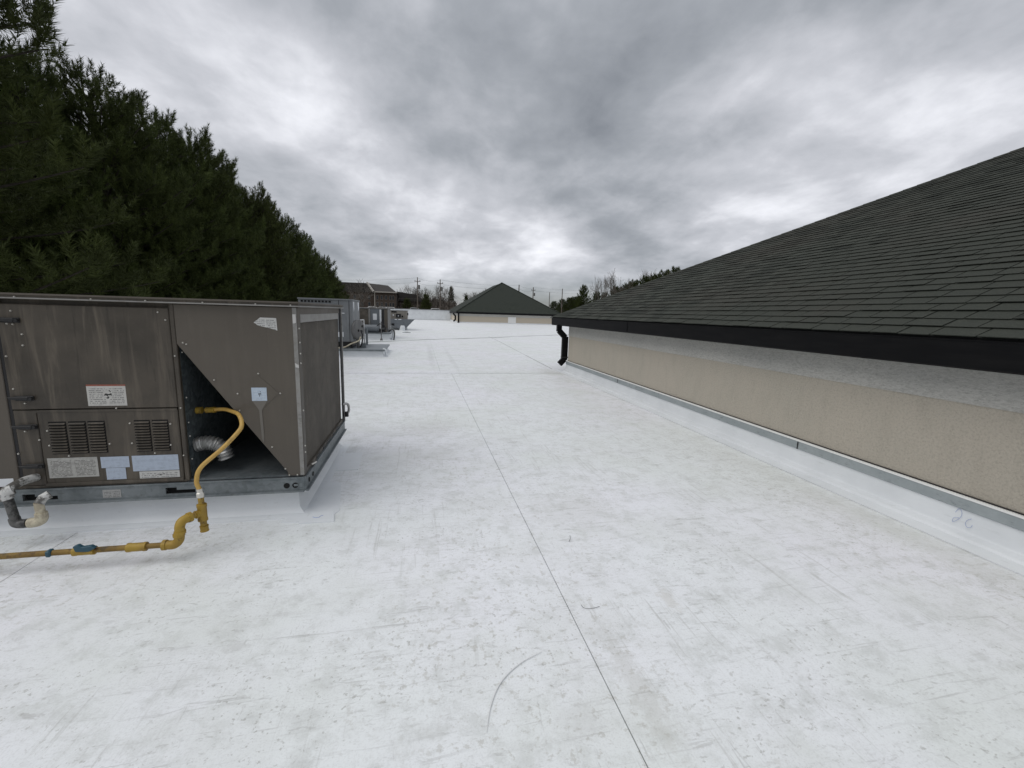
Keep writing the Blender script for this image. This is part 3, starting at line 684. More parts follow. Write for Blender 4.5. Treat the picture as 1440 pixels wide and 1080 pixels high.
MB().prism([(UR-.022, 1.50), (UR-.001, 1.50), (UR-.001, 1.44), (UR-.021, 1.435)], 1, UF-.010, UF-.005).build('torn_tape', 'torn_paper', U)
MB().prism([(UR-.015, 1.44), (UR+.004, 1.44), (UR+.003, 1.25), (UR-.004, 1.16), (UR-.012, 1.25)], 1, UF-.007, UF-.005).build('torn_tape', 'trim_light', U)
MB().prism([(UR-.022, 1.155), (UR+.003, 1.14), (UR+.003, 1.12), (UR-.018, 1.125)], 1, UF-.008, UF-.005).build('torn_tape', 'torn_paper', U)
MB().tube(spline([(UR+.012, 3.50, .33), (UR+.03, 3.52, .335), (UR+.03, 3.56, .33), (UR+.012, 3.58, .325)], 4), .007, 6).build('lift_shackle', 'zinc', U)
MB().tube(spline([(UR+.0, 4.98, .50), (UR+.05, 5.02, .49), (UR+.06, 5.03, .42), (UR+.035, 5.03, .36)], 5), .014, 8).build('power_whip', 'steel_flex', U, smooth=True)
MB().tube([(UR+.035, 5.03, .40), (UR+.035, 5.03, .345)], .022, 8).build('conduit_fitting', 'black', U)
# lid
lid = MB(); lid.box(UL-.02, UF-.03, CZ1, UR+.025, UB+.03, 1.577)
lid.build('top_lid', 'brown_metal', U, .004)
B(UL-.02, UF-.040, CZ1+.003, UR+.032, UF-.031, CZ1+.011).build('lid_drip_edge', 'trim_light', U)
B(UL-.02, UF-.036, 1.574, UR+.030, UF-.02, 1.586).build('lid_fold', 'tan_metal', U)
B(UR+.026, UF-.030, CZ1+.003, UR+.034, UB+.03, CZ1+.012).build('lid_drip_edge', 'trim_light', U)
B(UR+.016, UF-.03, 1.574, UR+.031, UB+.03, 1.586).build('lid_fold', 'tan_metal', U)
# louvers
for (xa, xb) in ((-2.387, -2.298), (-2.277, -2.188), (-2.169, -2.080), (-1.903, -1.817), (-1.797, -1.708)):
    B(xa-.004, UF-.0075, .538, xb+.004, UF-.0062, .760).build('louver_opening', 'black_hole', U)
    for i in range(11):
        z_ = .546+i*.0195
        MB().prism([(UF-.007, z_+.003), (UF-.017, z_-.001), (UF-.0185, z_+.002), (UF-.0075, z_+.0095)], 0, xa, xb).build('louver_slat', 'brown_metal', U)
# labels
def lab(n_, x0, x1, z0, z1, m_, y=UF-.0075): return B(x0, y-.0012, z0, x1, y, z1).build(n_, m_, U)
lab('warning_label', -2.156, -1.934, .862, 1.006, 'label_warning', UF-.0045)
lab('data_label', -2.426, -2.144, .373, .511, 'label_dense')
lab('label_sticker', -2.126, -1.960, .430, .508, 'label_blue'); lab('label_sticker', -2.102, -1.987, .346, .428, 'label_blue')
lab('label_sticker', -1.943, -1.664, .398, .509, 'label_blue'); lab('brand_strip', -1.908, -1.664, .344, .394, 'label_strip')
lab('label_sticker', -2.75, -2.632, .326, .380, 'label_white', UF-.0005)
B(-2.135, UF-.0145, .217, -2.028, UF-.0125, .275).build('rating_plate', 'label_plate', U)
# latches
for (x_, z_) in ((-2.515, 1.417), (-2.501, .918), (-2.506, .728), (-2.500, .461)):
    lt = B(x_-.045, UF-.014, z_-.016, x_+.055, UF-.0035, z_+.016).build('latch', 'black', U, .003)
    MB().prism([(x_-.075, z_+.012), (x_-.06, z_-.004), (x_+.035, z_-.012), (x_+.04, z_+.012)], 1, UF-.034, UF-.0145).build('latch_lever', 'black', lt, .003)
    MB().tube([(x_+.045, UF-.014, z_), (x_+.045, UF-.03, z_)], .012, 8).build('latch_pivot', 'black', lt)
# screws
sc = MB()
def scr(x_, z_, r_=.0065, y=UF-.003): sc.tube([(x_, y, z_), (x_, y-.006, z_)], [r_, r_*.7], 6)
for q in ((-2.50, 1.475), (-2.46, 1.33), (-2.465, 1.26), (-2.56, 1.19), (-2.53, 1.395), (-2.50, 1.392), (-2.55, .98), (-2.50, .885), (-2.52, .70), (-1.70, 1.49), (-1.66, 1.44), (-2.0, .845),
          (-2.40, .60), (-2.40, .70), (-2.06, .60), (-1.93, .60), (-1.93, .74), (-1.69, .73), (-1.70, .58), (-2.3, .525), (-1.80, .525), (-1.625, 1.2), (-1.62, .84), (-1.63, .5), (-2.575, .55), (-2.57, .38),
          (-1.57, 1.29), (-1.40, 1.035), (-1.255, .815), (-1.06, .54), (-1.12, 1.08), (-.985, .937), (-1.26, .937), (-.98, .37), (-.955, .32), (-.90, .32), (-1.55, 1.28), (-2.45, .64)):
    scr(q[0], q[1], y=UF-.008 if q[1] < .83 and q[0] < -1.64 else UF-.004)
for x_ in (-2.45, -2.05, -1.75, -1.42, -1.1, -.88): scr(x_, CZ1+.014, .006, UF-.031)
for (y_, z_) in ((3.345, 1.4), (3.345, 1.3), (3.345, 1.22), (3.345, 1.15), (3.35, .8), (3.35, .53), (3.35, .48)):
    sc.tube([(UR+.006, y_, z_), (UR+.012, y_, z_)], [.0065, .005], 6)
for z_ in (1.22, .9, .72, .62, .45): sc.tube([(SX+.012, UF+.06, z_), (SX+.018, UF+.06, z_)], [.006, .004], 6)
stuff(sc.build('screws', 'zinc', U))
# flue / combustion hose in the recess
fx = []
P = spline([(SX+.012, 3.45, .535), (-1.53, 3.455, .545), (-1.455, 3.465, .505), (-1.425, 3.47, .415)], 14)
rad = [.050+.006*math.sin(i*1.9) for i in range(len(P))]
MB().tube(P, rad, 14).build('flexible_vent', 'steel_flex', U, smooth=True)

# ------------------------------------------------------------------ yellow gas line
gp = thing('gas_pipe', 'yellow painted gas pipe with elbows running to the brown unit', 'pipe', (-2.5, 2.8, 0))
PZ, PY = .10, 2.80
MB().tube([(-6.0, PY+.03, PZ-.005), (-1.48, PY, PZ)], .0165, 14).build('pipe_run', 'yellow_dirty', gp, smooth=True)
def coupling(a, b_, r_, m_='yellow_paint'): return MB().tube([a, Vector(a).lerp(Vector(b_), .15), Vector(a).lerp(Vector(b_), .2), Vector(a).lerp(Vector(b_), .8), Vector(a).lerp(Vector(b_), .85), b_], [r_, r_, r_*.93, r_*.93, r_, r_], 14).build('fitting', m_, gp, smooth=True)
coupling((-1.72, PY, PZ), (-1.62, PY, PZ), .027)
coupling((-1.99, PY, PZ), (-1.885, PY, PZ), .026)
MB().prism([(-1.965, .11), (-1.90, .105), (-1.865, .125), (-1.885, .142), (-1.93, .136), (-1.95, .152), (-1.975, .143)], 1, PY-.03, PY-.005).build('peeling_tape', 'teal_patch', gp, .003)
B(-2.12, PY-.021, .083, -2.095, PY+.021, .121).build('pipe_stain', 'teal_patch', gp, .006)
MB().tube(spline([(-1.525, PY, PZ), (-1.475, PY, PZ), (-1.447, PY, PZ+.028), (-1.445, PY, PZ+.06)], 6), .027, 14).build('elbow', 'yellow_paint', gp, smooth=True)
MB().tube([(-1.445, PY, PZ+.03), (-1.438, PY, .21)], .019, 12).build('riser', 'yellow_paint', gp, smooth=True)
MB().tube(spline([(-1.438, PY, .175), (-1.436, PY, .215), (-1.428, PY+.02, .240), (-1.40, PY+.06, .246)], 6), .027, 14).build('elbow', 'yellow_paint', gp, smooth=True)
for (a_, b_) in (((-1.535, PY, PZ), (-1.515, PY, PZ)), ((-1.445, PY, PZ+.052), (-1.445, PY, PZ+.070)), ((-1.438, PY, .168), (-1.438, PY, .186)), ((-1.412, PY+.045, .245), (-1.400, PY+.062, .2455))):
    MB().tube([a_, b_], .031, 14).build('collar', 'yellow_paint', gp)
TX, TY = -1.362, 2.915
MB().tube([(-1.41, PY+.05, .245), (TX, TY, .245)], .019, 12).build('nipple', 'yellow_paint', gp, smooth=True)
coupling((TX, TY, .19), (TX, TY, .30), .028)
coupling((TX-.024, TY-.035, .245), (TX, TY, .245), .025)
MB().tube([(TX, TY, .20), (TX+.003, TY, .14)], .019, 12).build('drip_leg', 'yellow_paint', gp, smooth=True)
coupling((TX+.003, TY, .155), (TX+.004, TY, .118), .025)
MB().tube([(TX, TY, .29), (TX-.004, TY+.005, .36)], .017, 12).build('nipple', 'yellow_paint', gp, smooth=True)
MB().tube([(TX-.004, TY+.005, .345), (TX-.005, TY+.006, .372), (TX-.006, TY+.007, .378), (TX-.008, TY+.007, .40)], [.022, .022, .017, .017], 6).build('hose_nut', 'zinc', gp)
hose = [(TX-.008, TY+.007, .395), (-1.385, 2.93, .45), (-1.365, 2.955, .53), (-1.255, 3.0, .635), (-1.18, 3.06, .725), (-1.172, 3.11, .765), (-1.215, 3.19, .81), (-1.30, 3.32, .805), (-1.40, 3.43, .800), (-1.50, 3.49, .785)]
MB().tube(spline(hose, 8), .0135, 12).build('gas_hose', 'yellow_hose', gp, smooth=True)
coupling((-1.545, 3.495, .782), (-1.48, 3.48, .787), .022)
coupling((SX+.013, 3.50, .78), (-1.575, 3.50, .78), .026)
# condensate trap
ct = thing('condensate_trap', 'dirty white and cream plastic condensate drain trap below the brown unit', 'pipe', (-2.5, 3.2, 0))
MB().tube(spline([(-2.505, UF+.0, .382), (-2.51, 3.23, .390), (-2.515, 3.17, .385), (-2.520, 3.13, .374)], 5), .026, 12).build('outlet', 'pvc_dirty', ct, smooth=True)
MB().tube(spline([(-2.50, 3.135, .374), (-2.525, 3.12, .362), (-2.525, 3.12, .33), (-2.522, 3.12, .315)], 5), .033, 12).build('elbow', 'pvc_dirty', ct, smooth=True)
MB().tube([(-2.522, 3.12, .33), (-2.500, 3.12, .17)], .024, 12).build('downleg', 'pvc_black', ct, smooth=True)
MB().tube(spline([(-2.505, 3.12, .19), (-2.498, 3.12, .155), (-2.47, 3.12, .148), (-2.44, 3.12, .15)], 5), .028, 12).build('elbow', 'pvc_black', ct, smooth=True)
MB().tube(spline([(-2.43, 3.12, .150), (-2.385, 3.12, .156), (-2.362, 3.12, .175), (-2.362, 3.12, .215)], 5), .031, 12).build('elbow', 'pvc_cream', ct, smooth=True)
MB().tube([(-2.362, 3.12, .19), (-2.366, 3.12, .285)], .024, 12).build('upleg', 'pvc_cream', ct, smooth=True)
MB().tube([(-2.365, 3.12, .275), (-2.355, 3.14, .305), (-2.33, 3.16, .32)], .027, 12).build('vent_cap', 'pvc_dirty', ct, smooth=True)

# ------------------------------------------------------------------ grey unit and its platform
def curb_platform(name, label, x0, x1, y0, y1, zt):
    t = thing(name, label, 'roof curb', ((x0+x1)/2, y0, 0))
    k = MB(); pr = [(.12, -.004), (.12, .006), (.03, .02), (0, .07), (0, zt-.05)]
    for (o_, z_) in pr: k.v += [(x0+.06-o_, y0+.06-o_, z_), (x1-.06+o_, y0+.06-o_, z_), (x1-.06+o_, y1-.06+o_, z_), (x0+.06-o_, y1-.06+o_, z_)]
    k.f = [(a*4+i, a*4+(i+1) % 4, a*4+4+(i+1) % 4, a*4+4+i) for a in range(4) for i in range(4)]
    k.build('curb_flashing', 'flashing', t)
    B(x0, y0, zt-.05, x1, y1, zt).build('cap', 'platform_metal', t, .006)
    B(x0-.01, y0-.012, zt-.02, x1+.01, y0-.001, zt+.012).build('cap_lip', 'galvanised', t)
    return t
p2 = curb_platform('roof_curb', 'white flashed metal capped curb carrying the grey unit', -4.6, -1.16, 14.75, 17.3, .24)
tag(B(-2.0, 15.55, .24, -1.84, 15.68, .40).build('junction_box', 'galvanised', None, .008), 'small grey metal box standing on the curb beside grey unit', 'junction box')
MB().tube(spline([(-1.22, 15.1, .24), (-1.16, 15.0, .22), (-1.13, 15.0, .10), (-1.12, 15.0, .0)], 5), .035, 8).build('drain_leg', 'flashing', p2)
u2 = thing('grey_rooftop_unit', 'tall grey rooftop air conditioning unit behind the brown one', 'hvac unit', (-3.2, 15.9, .3))
X0, X1, Y0, Y1 = -3.84, -2.19, 15.2, 16.9
B(X0, Y0, .46, X1, Y1, 1.81).build('cabinet', 'grey_unit', u2, .01)
B(X0+.03, Y0+.04, .30, X1-.03, Y1-.04, .46).build('base_rail', 'black', u2)
for (x_, y_) in ((X0+.1, Y0+.1), (X1-.25, Y0+.1), (X0+.1, Y1-.2), (X1-.25, Y1-.2)): B(x_, y_, .24, x_+.12, y_+.1, .30).build('foot', 'galvanised', u2)
B(X0-.02, Y0-.02, 1.81, X1+.02, Y1+.02, 1.855).build('top_lid', 'grey_unit', u2, .006)
for i in range(9):
    x_ = -3.76+i*.105
    B(x_, Y0-.012, 1.725, x_+.07, Y0-.004, 1.785).build('vent_slot', 'black_hole', u2)
B(-2.62, Y0-.008, .46, -2.60, Y0-.001, 1.81).build('panel_joint', 'black', u2); B(-2.30, Y0-.008, .46, -2.285, Y0-.001, 1.81).build('panel_joint', 'black', u2)
B(-2.62, Y0-.016, 1.385, -2.44, Y0-.006, 1.41).build('brand_plate', 'label_white', u2)
B(-2.69, Y0-.012, .62, -2.49, Y0-.004, .78).build('label_sticker', 'label_white', u2)
for (a, b_, z0, z1) in ((15.35, 15.6, 1.45, 1.78), (16.4, 16.75, 1.45, 1.78)):
    MB().prism([(a, z1), (b_, z1), (b_-.04, z0+.1), (a+.1, z0)], 0, X1+.002, X1+.008).build('side_reflector', 'label_white', u2)
dk = thing('round_cover', 'round grey metal cover with dark holes beside the grey unit corner', 'cover', (-2.08, 15.5, .5))
dv = Vector((.90, -.436, 0)); ce = Vector((-2.06, 15.42, .85))
MB().tube([ce-dv*.035, ce+dv*.0, ce+dv*.035, ce+dv*.05], [.34, .35, .34, .29], 26).build('disc', 'greybrown_unit', dk)
wv = Vector((.436, .90, 0))
for (a, z_) in ((-.05, -.02), (.13, -.05), (.17, .12)):
    c0 = ce+wv*a+Vector((0, 0, z_)); MB().tube([c0+dv*.048, c0+dv*.058], .045, 10).build('hole', 'black_hole', dk)
MB().tube([ce+Vector((0, 0, -.33)), ce+Vector((0, 0, -.60))], .05, 8).build('stem', 'greybrown_unit', dk)
tag(MB().tube(spline([(-1.97, 15.3, .62), (-2.02, 15.2, .50), (-2.25, 15.12, .40), (-2.42, 15.1, .30), (-2.6, 15.1, .26), (-2.9, 15.1, .255)], 6), .025, 8).build('conduit', 'pvc_cream', None), 'curved pale flexible conduit below the round grey cover', 'conduit')
tag(MB().tube(spline([(-1.96, 15.3, .85), (-1.90, 15.3, .65), (-1.93, 15.3, .42), (-2.0, 15.3, .26)], 6), .022, 8).build('cable', 'black', None), 'black cable hanging in front of the round grey cover', 'cable')
tag(MB().tube(spline([(-2.19, 17.0, 1.14), (-2.08, 17.0, 1.15), (-2.06, 17.0, 1.10), (-2.05, 17.0, .5), (-2.05, 17.0, .24)], 5), .024, 8).build('vent_pipe', 'pvc_white', None), 'thin white plastic pipe bent at the back of the grey unit', 'pipe')
tag(B(-1.99, 16.9, .24, -1.92, 16.97, .86).build('support_post', 'platform_metal', None, .004), 'slim grey metal post standing on the curb behind the grey unit', 'post')

# third unit
p3 = curb_platform('roof_curb', 'white flashed low curb carrying the dark brown grey unit', -4.6, -1.50, 23.2, 27, .36)
u3 = thing('brown_grey_rooftop_unit', 'dark brown and grey rooftop unit third in the row', 'hvac unit', (-3, 25, .36))
Y0 = 24.2
B(-4.8, Y0, .50, -1.70, 26.4, 1.60).build('cabinet', 'greybrown_unit', u3, .01)
B(-4.75, Y0+.05, .36, -1.75, 26.3, .50).build('base_rail', 'black', u3)
B(-4.8, Y0-.02, .60, -2.70, Y0-.002, 1.56).build('coil_panel', 'coil', u3)
B(-2.68, Y0-.04, .52, -2.60, Y0-.002, 1.58).build('corner_post', 'trim_light', u3)
B(-2.58, Y0-.03, .52, -2.14, Y0-.002, 1.58).build('door_panel', 'blue_grey_hood', u3, .005)
B(-2.46, Y0-.04, 1.0, -2.26, Y0-.031, 1.33).build('label_sticker', 'label_white', u3)
B(-2.12, Y0-.05, .55, -2.03, Y0-.002, 1.55).build('drip_pipe_cover', 'label_white', u3)
B(-2.0, Y0-.03, .6, -1.90, Y0-.002, 1.55).build('gap_panel', 'black', u3); B(-1.88, Y0-.03, .6, -1.71, Y0-.002, 1.57).build('side_panel', 'tan_metal', u3)
B(-4.83, Y0-.05, 1.60, -1.67, 26.43, 1.64).build('top_lid', 'trim_light', u3, .005)
tag(MB().tube([(-3.3, 23.55, .57), (-2.45, 23.55, .57), (-2.12, 23.55, .57)], .20, 18).build('duct_cylinder', 'blue_grey_hood', None, smooth=True), 'blue grey horizontal metal cylinder lying on the low curb', 'cylinder')
tag(MB().tube([(-2.0+.22*math.cos(a), 23.45+.05*math.sin(a*1.5), .60+.22*math.sin(a)) for a in [i*.3 for i in range(42)]], .022, 6).build('cable_coil', 'black', None), 'coiled black cable at the end of the horizontal cylinder', 'cable')
tag(MB().tube(spline([(-1.62, 23.6, .42), (-1.50, 23.5, .52), (-1.36, 23.4, .50), (-1.32, 23.4, .3), (-1.36, 23.4, .0)], 6), .032, 8).build('gooseneck', 'black', None), 'black gooseneck conduit bending down to the membrane', 'conduit')
tag(MB().tube([(-1.42, 23.75, 0), (-1.42, 23.75, .10), (-1.40, 23.7, .40), (-1.38, 23.6, .50)], [.16, .08, .055, .055], 10).build('pipe_boot', 'flashing', None, smooth=True), 'white membrane boot around pipe beside the black gooseneck', 'pipe boot')
tag(MB().tube([(-2.05, 26.6, 1.45), (-1.78, 24.0, .38)], .035, 6).build('brace_bar', 'tan_metal', None), 'brown bar leaning against the third unit', 'bar')
tag(MB().tube([(-1.95, 23.0, .0), (-1.95, 23.0, .10), (-1.95, 23.0, .12), (-1.95, 23.0, .6), (-1.95, 23.0, .95)], [.08, .04, .022, .022, .022], 8).build('stand_pipe', 'greybrown_unit', None), 'thin grey standing pipe in front of third unit', 'pipe')

# fourth unit with rain hood
u4 = thing('beige_rooftop_unit', 'beige rooftop unit with sloping grey rain hood, farthest of the row', 'hvac unit', (-1.8, 37, 0))
Y0 = 36.0
B(-2.75, Y0, .32, -1.03, 38.2, 1.50).build('cabinet', 'beige_unit', u4, .01)
B(-2.78, Y0-.02, 1.50, -1.0, 38.2, 1.54).build('top_lid', 'greybrown_unit', u4)
B(-2.70, Y0+.02, .0, -1.08, 38.1, .32).build('curb', 'flashing', u4)
B(-2.25, Y0-.03, 1.36, -1.85, Y0-.002, 1.46).build('vent_slot', 'black_hole', u4)
B(-1.90, Y0-.04, .98, -1.52, Y0-.002, 1.26).build('access_opening', 'black', u4)
B(-1.75, Y0-.06, 1.06, -1.68, Y0-.041, 1.14).build('label_sticker', 'label_white', u4)
MB().tube([(-2.1, Y0-.004, 1.15), (-2.1, Y0-.03, 1.15)], .06, 8).build('gauge', 'label_white', u4)
MB().tube([(-1.40, Y0-.004, 1.06), (-1.40, Y0-.03, 1.06)], .07, 8).build('knockout', 'black_hole', u4)
B(-1.03, Y0+.3, 1.15, -.95, Y0+.6, 1.35).build('disconnect_box', 'black', u4)
MB().prism([(-2.5, .86), (-1.28, .86), (-1.28, .14), (-1.45, .10), (-2.5, .45)], 1, Y0-.85, Y0-.05).build('rain_hood', 'blue_grey_hood', u4)
MB().prism([(-1.275, .86), (-.44, .86), (-1.05, .22), (-1.275, .14)], 1, Y0-.83, Y0-.07).build('hood_wing', 'blue_grey_hood', u4)
for (a, b_) in ((-1.95, -1.78), (-1.68, -1.45)): B(a, Y0-.87, .80, b_, Y0-.852, .86).build('hood_clip', 'label_white', u4)
B(-2.2, Y0-.865, .36, -1.98, Y0-.852, .52).build('hood_opening', 'black_hole', u4)
tag(MB().tube([(-1.32, 33.5, 0), (-1.32, 33.5, .06), (-1.30, 33.5, .35), (-1.30, 33.5, .42)], [.32, .22, .17, .13], 12).build('vent_boot', 'flashing', None, smooth=True), 'white membrane wrapped vent stub in front of rain hood', 'vent')
tag(MB().tube([(-.95, 31.5, 0), (-.95, 31.5, .02), (-.95, 31.5, .05)], [.3, .28, .1], 14).build('roof_drain', 'galvanised', None), 'low round roof drain right of white vent stub', 'drain')

# ------------------------------------------------------------------ trees
def fast_mesh(name, V, F):
    me = bpy.data.meshes.new(name); V = np.asarray(V, np.float32); F = np.asarray(F, np.int32)
    me.vertices.add(len(V)); me.vertices.foreach_set('co', V.ravel())
    me.loops.add(F.size); me.loops.foreach_set('vertex_index', F.ravel())
    me.polygons.add(len(F)); me.polygons.foreach_set('loop_start', np.arange(0, F.size, F.shape[1], dtype=np.int32))
    me.update(calc_edges=True); return me
def needles(tp, td, K, rg, ln=.135, wd=.0068, axis=.34):
    N = len(tp); tp = np.repeat(np.asarray(tp), K, 0); td = np.repeat(np.asarray(td), K, 0); M = N*K
    u = rg.random((M, 1)); rnd = rg.normal(size=(M, 3))
    rad = rnd-td*(rnd*td).sum(1, keepdims=True); rad /= np.linalg.norm(rad, axis=1, keepdims=True)+1e-9
    nd = td*(.65+.6*u)+rad*(.95-.3*u); nd /= np.linalg.norm(nd, axis=1, keepdims=True)
    b_ = tp+td*u*axis; L_ = ln*(.7+.5*rg.random((M, 1)))
    side = np.cross(nd, rg.normal(size=(M, 3))); side /= np.linalg.norm(side, axis=1, keepdims=True)+1e-9
    V = np.empty((M, 3, 3)); V[:, 0] = b_-side*wd; V[:, 1] = b_+side*wd; V[:, 2] = b_+nd*L_
    return V.reshape(-1, 3), np.arange(M*3).reshape(-1, 3)
def pine(seed, H, Rr, cs_, dens=1.15, K=46, whorl=1.0):
    rg = np.random.default_rng(seed); wood = MB(); tp = []; td = []
    lean = rg.normal(0, .012, 2)
    tr = [(lean[0]*h*(1+.3*math.sin(h)), lean[1]*h, h) for h in np.linspace(0, H*.985, 10)]
    wood.tube(tr, [.17*(1-h/10.)**.8+.012 for h in range(10)], 8)
    h = cs_*H
    def ax(h_): return np.array([lean[0]*h_*(1+.3*math.sin(h_)), lean[1]*h_, h_])
    while h < H*.975:
        t = (h-cs_*H)/(H*(1-cs_)); L0 = Rr*((1-t)**.5)*(.6+.4*min(1, t/.12))+.18
        nb_ = 5 if t < .9 else 4; a0 = rg.random()*6.28
        for b_ in range(nb_):
            az = a0+b_*6.283/nb_+rg.normal(0, .22); L_ = L0*rg.uniform(.72, 1.12); el = .10+.75*t**1.3+rg.normal(0, .08)
            p = ax(h); d = np.array([math.cos(az)*math.cos(el), math.sin(az)*math.cos(el), math.sin(el)])
            ns = max(3, int(L_/.42)); pts = [p.copy()]; step = L_/ns
            for k in range(ns):
                d = d+np.array([0, 0, .10 if k > ns*.3 else -.02])+rg.normal(0, .05, 3); d /= np.linalg.norm(d)
                p = p+d*step; pts.append(p.copy())
            wood.tube(pts, [.034*(1-i/(ns+.3))+.007 for i in range(ns+1)], 4, False)
            s = max(.22*L_, .25); side = 1
            while s < L_:
                i = min(ns-1, int(s/step)); f_ = s/step-i; q = pts[i]*(1-f_)+pts[i+1]*f_; dd = pts[i+1]-pts[i]; dd = dd/np.linalg.norm(dd)
                lat = np.cross(dd, [0, 0, 1.]); lat /= np.linalg.norm(lat)+1e-9
                bd = dd*.55+lat*side*rg.uniform(.5, 1.0)+np.array([0, 0, rg.uniform(.05, .5)]); bd /= np.linalg.norm(bd)
                bl = min(.85, .22+.42*(L_-s))*rg.uniform(.7, 1.2); m_ = max(1, int(bl/.19))
                for k in range(m_):
                    qq = q+bd*(bl*(k+.6)/m_); tdv = bd+np.array([0, 0, .35])+rg.normal(0, .25, 3); tdv /= np.linalg.norm(tdv)
                    tp.append(qq); td.append(tdv)
                tdv = bd*.4+np.array([0, 0, 1.])+rg.normal(0, .2, 3); tdv /= np.linalg.norm(tdv); tp.append(q+bd*bl); td.append(tdv)
                tdv = dd+np.array([0, 0, .3])+rg.normal(0, .55, 3); tdv /= np.linalg.norm(tdv); tp.append(q); td.append(tdv)
                side = -side; s += .17/dens*rg.uniform(.8, 1.2)
            for k in range(5):
                tdv = dd*.5+np.array([0, 0, 1.1])+rg.normal(0, .22, 3); tdv /= np.linalg.norm(tdv); tp.append(pts[-1]+tdv*.12*k*.6); td.append(tdv)
        h += rg.uniform(.34, .50)*(1+(whorl-1)*t)
    for k in range(8): tp.append(ax(H*.985-.12*k)); dv_ = np.array([0, 0, 1.])+rg.normal(0, .35, 3); td.append(dv_/np.linalg.norm(dv_))
    V, F = needles(tp, td, K, rg)
    return wood, V, F
PINES = []
for i, (H, Rr, cs_, dn, wh) in enumerate(((14.0, 3.0, .22, 1.15, 1), (13.2, 2.7, .2, 1.15, 1), (14.4, 3.2, .25, 1.15, 1), (19.0, 2.9, .2, 1.0, 2.6))):
    w_, V, F = pine(100+i, H, Rr, cs_, dn, 52, wh)
    mw = bpy.data.meshes.new('pine_trunk'); mw.from_pydata(w_.v, [], w_.f); mw.materials.append(MAT['bark'])
    mc = fast_mesh('pine_crown', V, F); mc.materials.append(MAT['needles'])
    PINES.append((mw, mc, H))
def place_pine(kind, x, y, ztop, label, rz=0, wide=1.0, group=None, zbase=None):
    mw, mc, H = PINES[kind]; zb = GZ if zbase is None else zbase
    t = thing('pine_tree', label, 'tree', (x, y, zb-.1), group)
    s = (ztop-zb)/H; t.scale = (s*wide, s*wide, s); t.rotation_euler = (0, 0, rz)
    for nm, me in (('trunk', mw), ('crown', mc)):
        o = bpy.data.objects.new(nm, me); col.objects.link(o); o.parent = t
ROW = [(-9.2, 9.6, 13.2, 1.38, 'tall dark pine at the left edge rising out of the frame'),
       (-10.2, 14.2, 7.4, 1.0, 'bushy dark pine overlapping the right side of the tall left edge pine'),
       (-9.2, 16.2, 7.7, 1.2, 'dark pine with upright candle tips, third from the left edge'),
       (-9.4, 18.8, 7.9, 1.2, 'dark pine above the middle of the brown unit, fourth from left'),
       (-9.2, 21.6, 8.0, 1.2, 'fifth dark pine from the left in the row'),
       (-9.5, 24.4, 8.2, 1.2, 'sixth dark pine from the left in the row'),
       (-9.2, 27.4, 7.6, 1.2, 'seventh dark pine from the left, above the corner panel'),
       (-9.4, 30.6, 7.6, 1.2, 'eighth dark pine from the left in the row'),
       (-9.2, 34.0, 7.3, 1.2, 'ninth dark pine from the left in the row'),
       (-9.4, 38.0, 7.0, 1.2, 'tenth dark pine from the left, behind the grey unit'),
       (-9.4, 42.0, 6.3, 1.2, 'eleventh dark pine from the left, near the row end'),
       (-9.6, 46.5, 6.2, 1.2, 'twelfth dark pine from the left, low near the row end'),
       (-9.9, 51.0, 5.3, 1.2, 'thirteenth dark pine from the left, next to the last'),
       (-10.3, 56.5, 5.0, 1.2, 'last low dark evergreen at the right end of the row'),
       (-13.0, 12.0, 7.6, 1.2, 'dark pine standing behind the tall left edge pine'),
       (-12.8, 17.5, 8.4, 1.3, 'dark pine in the second row behind the third pine'),
       (-12.8, 23.0, 8.4, 1.3, 'dark pine in the second row behind the fifth pine'),
       (-12.8, 29.0, 8.6, 1.3, 'dark pine in the second row behind the seventh pine'),
       (-12.8, 36.0, 8.2, 1.3, 'dark pine in the second row behind the ninth pine')]
for i, (x_, y_, zt, wd_, lb) in enumerate(ROW):
    place_pine(3 if i == 0 else i % 3, x_, y_, zt, lb, rz=i*1.7, wide=wd_, group='pines along the left side')
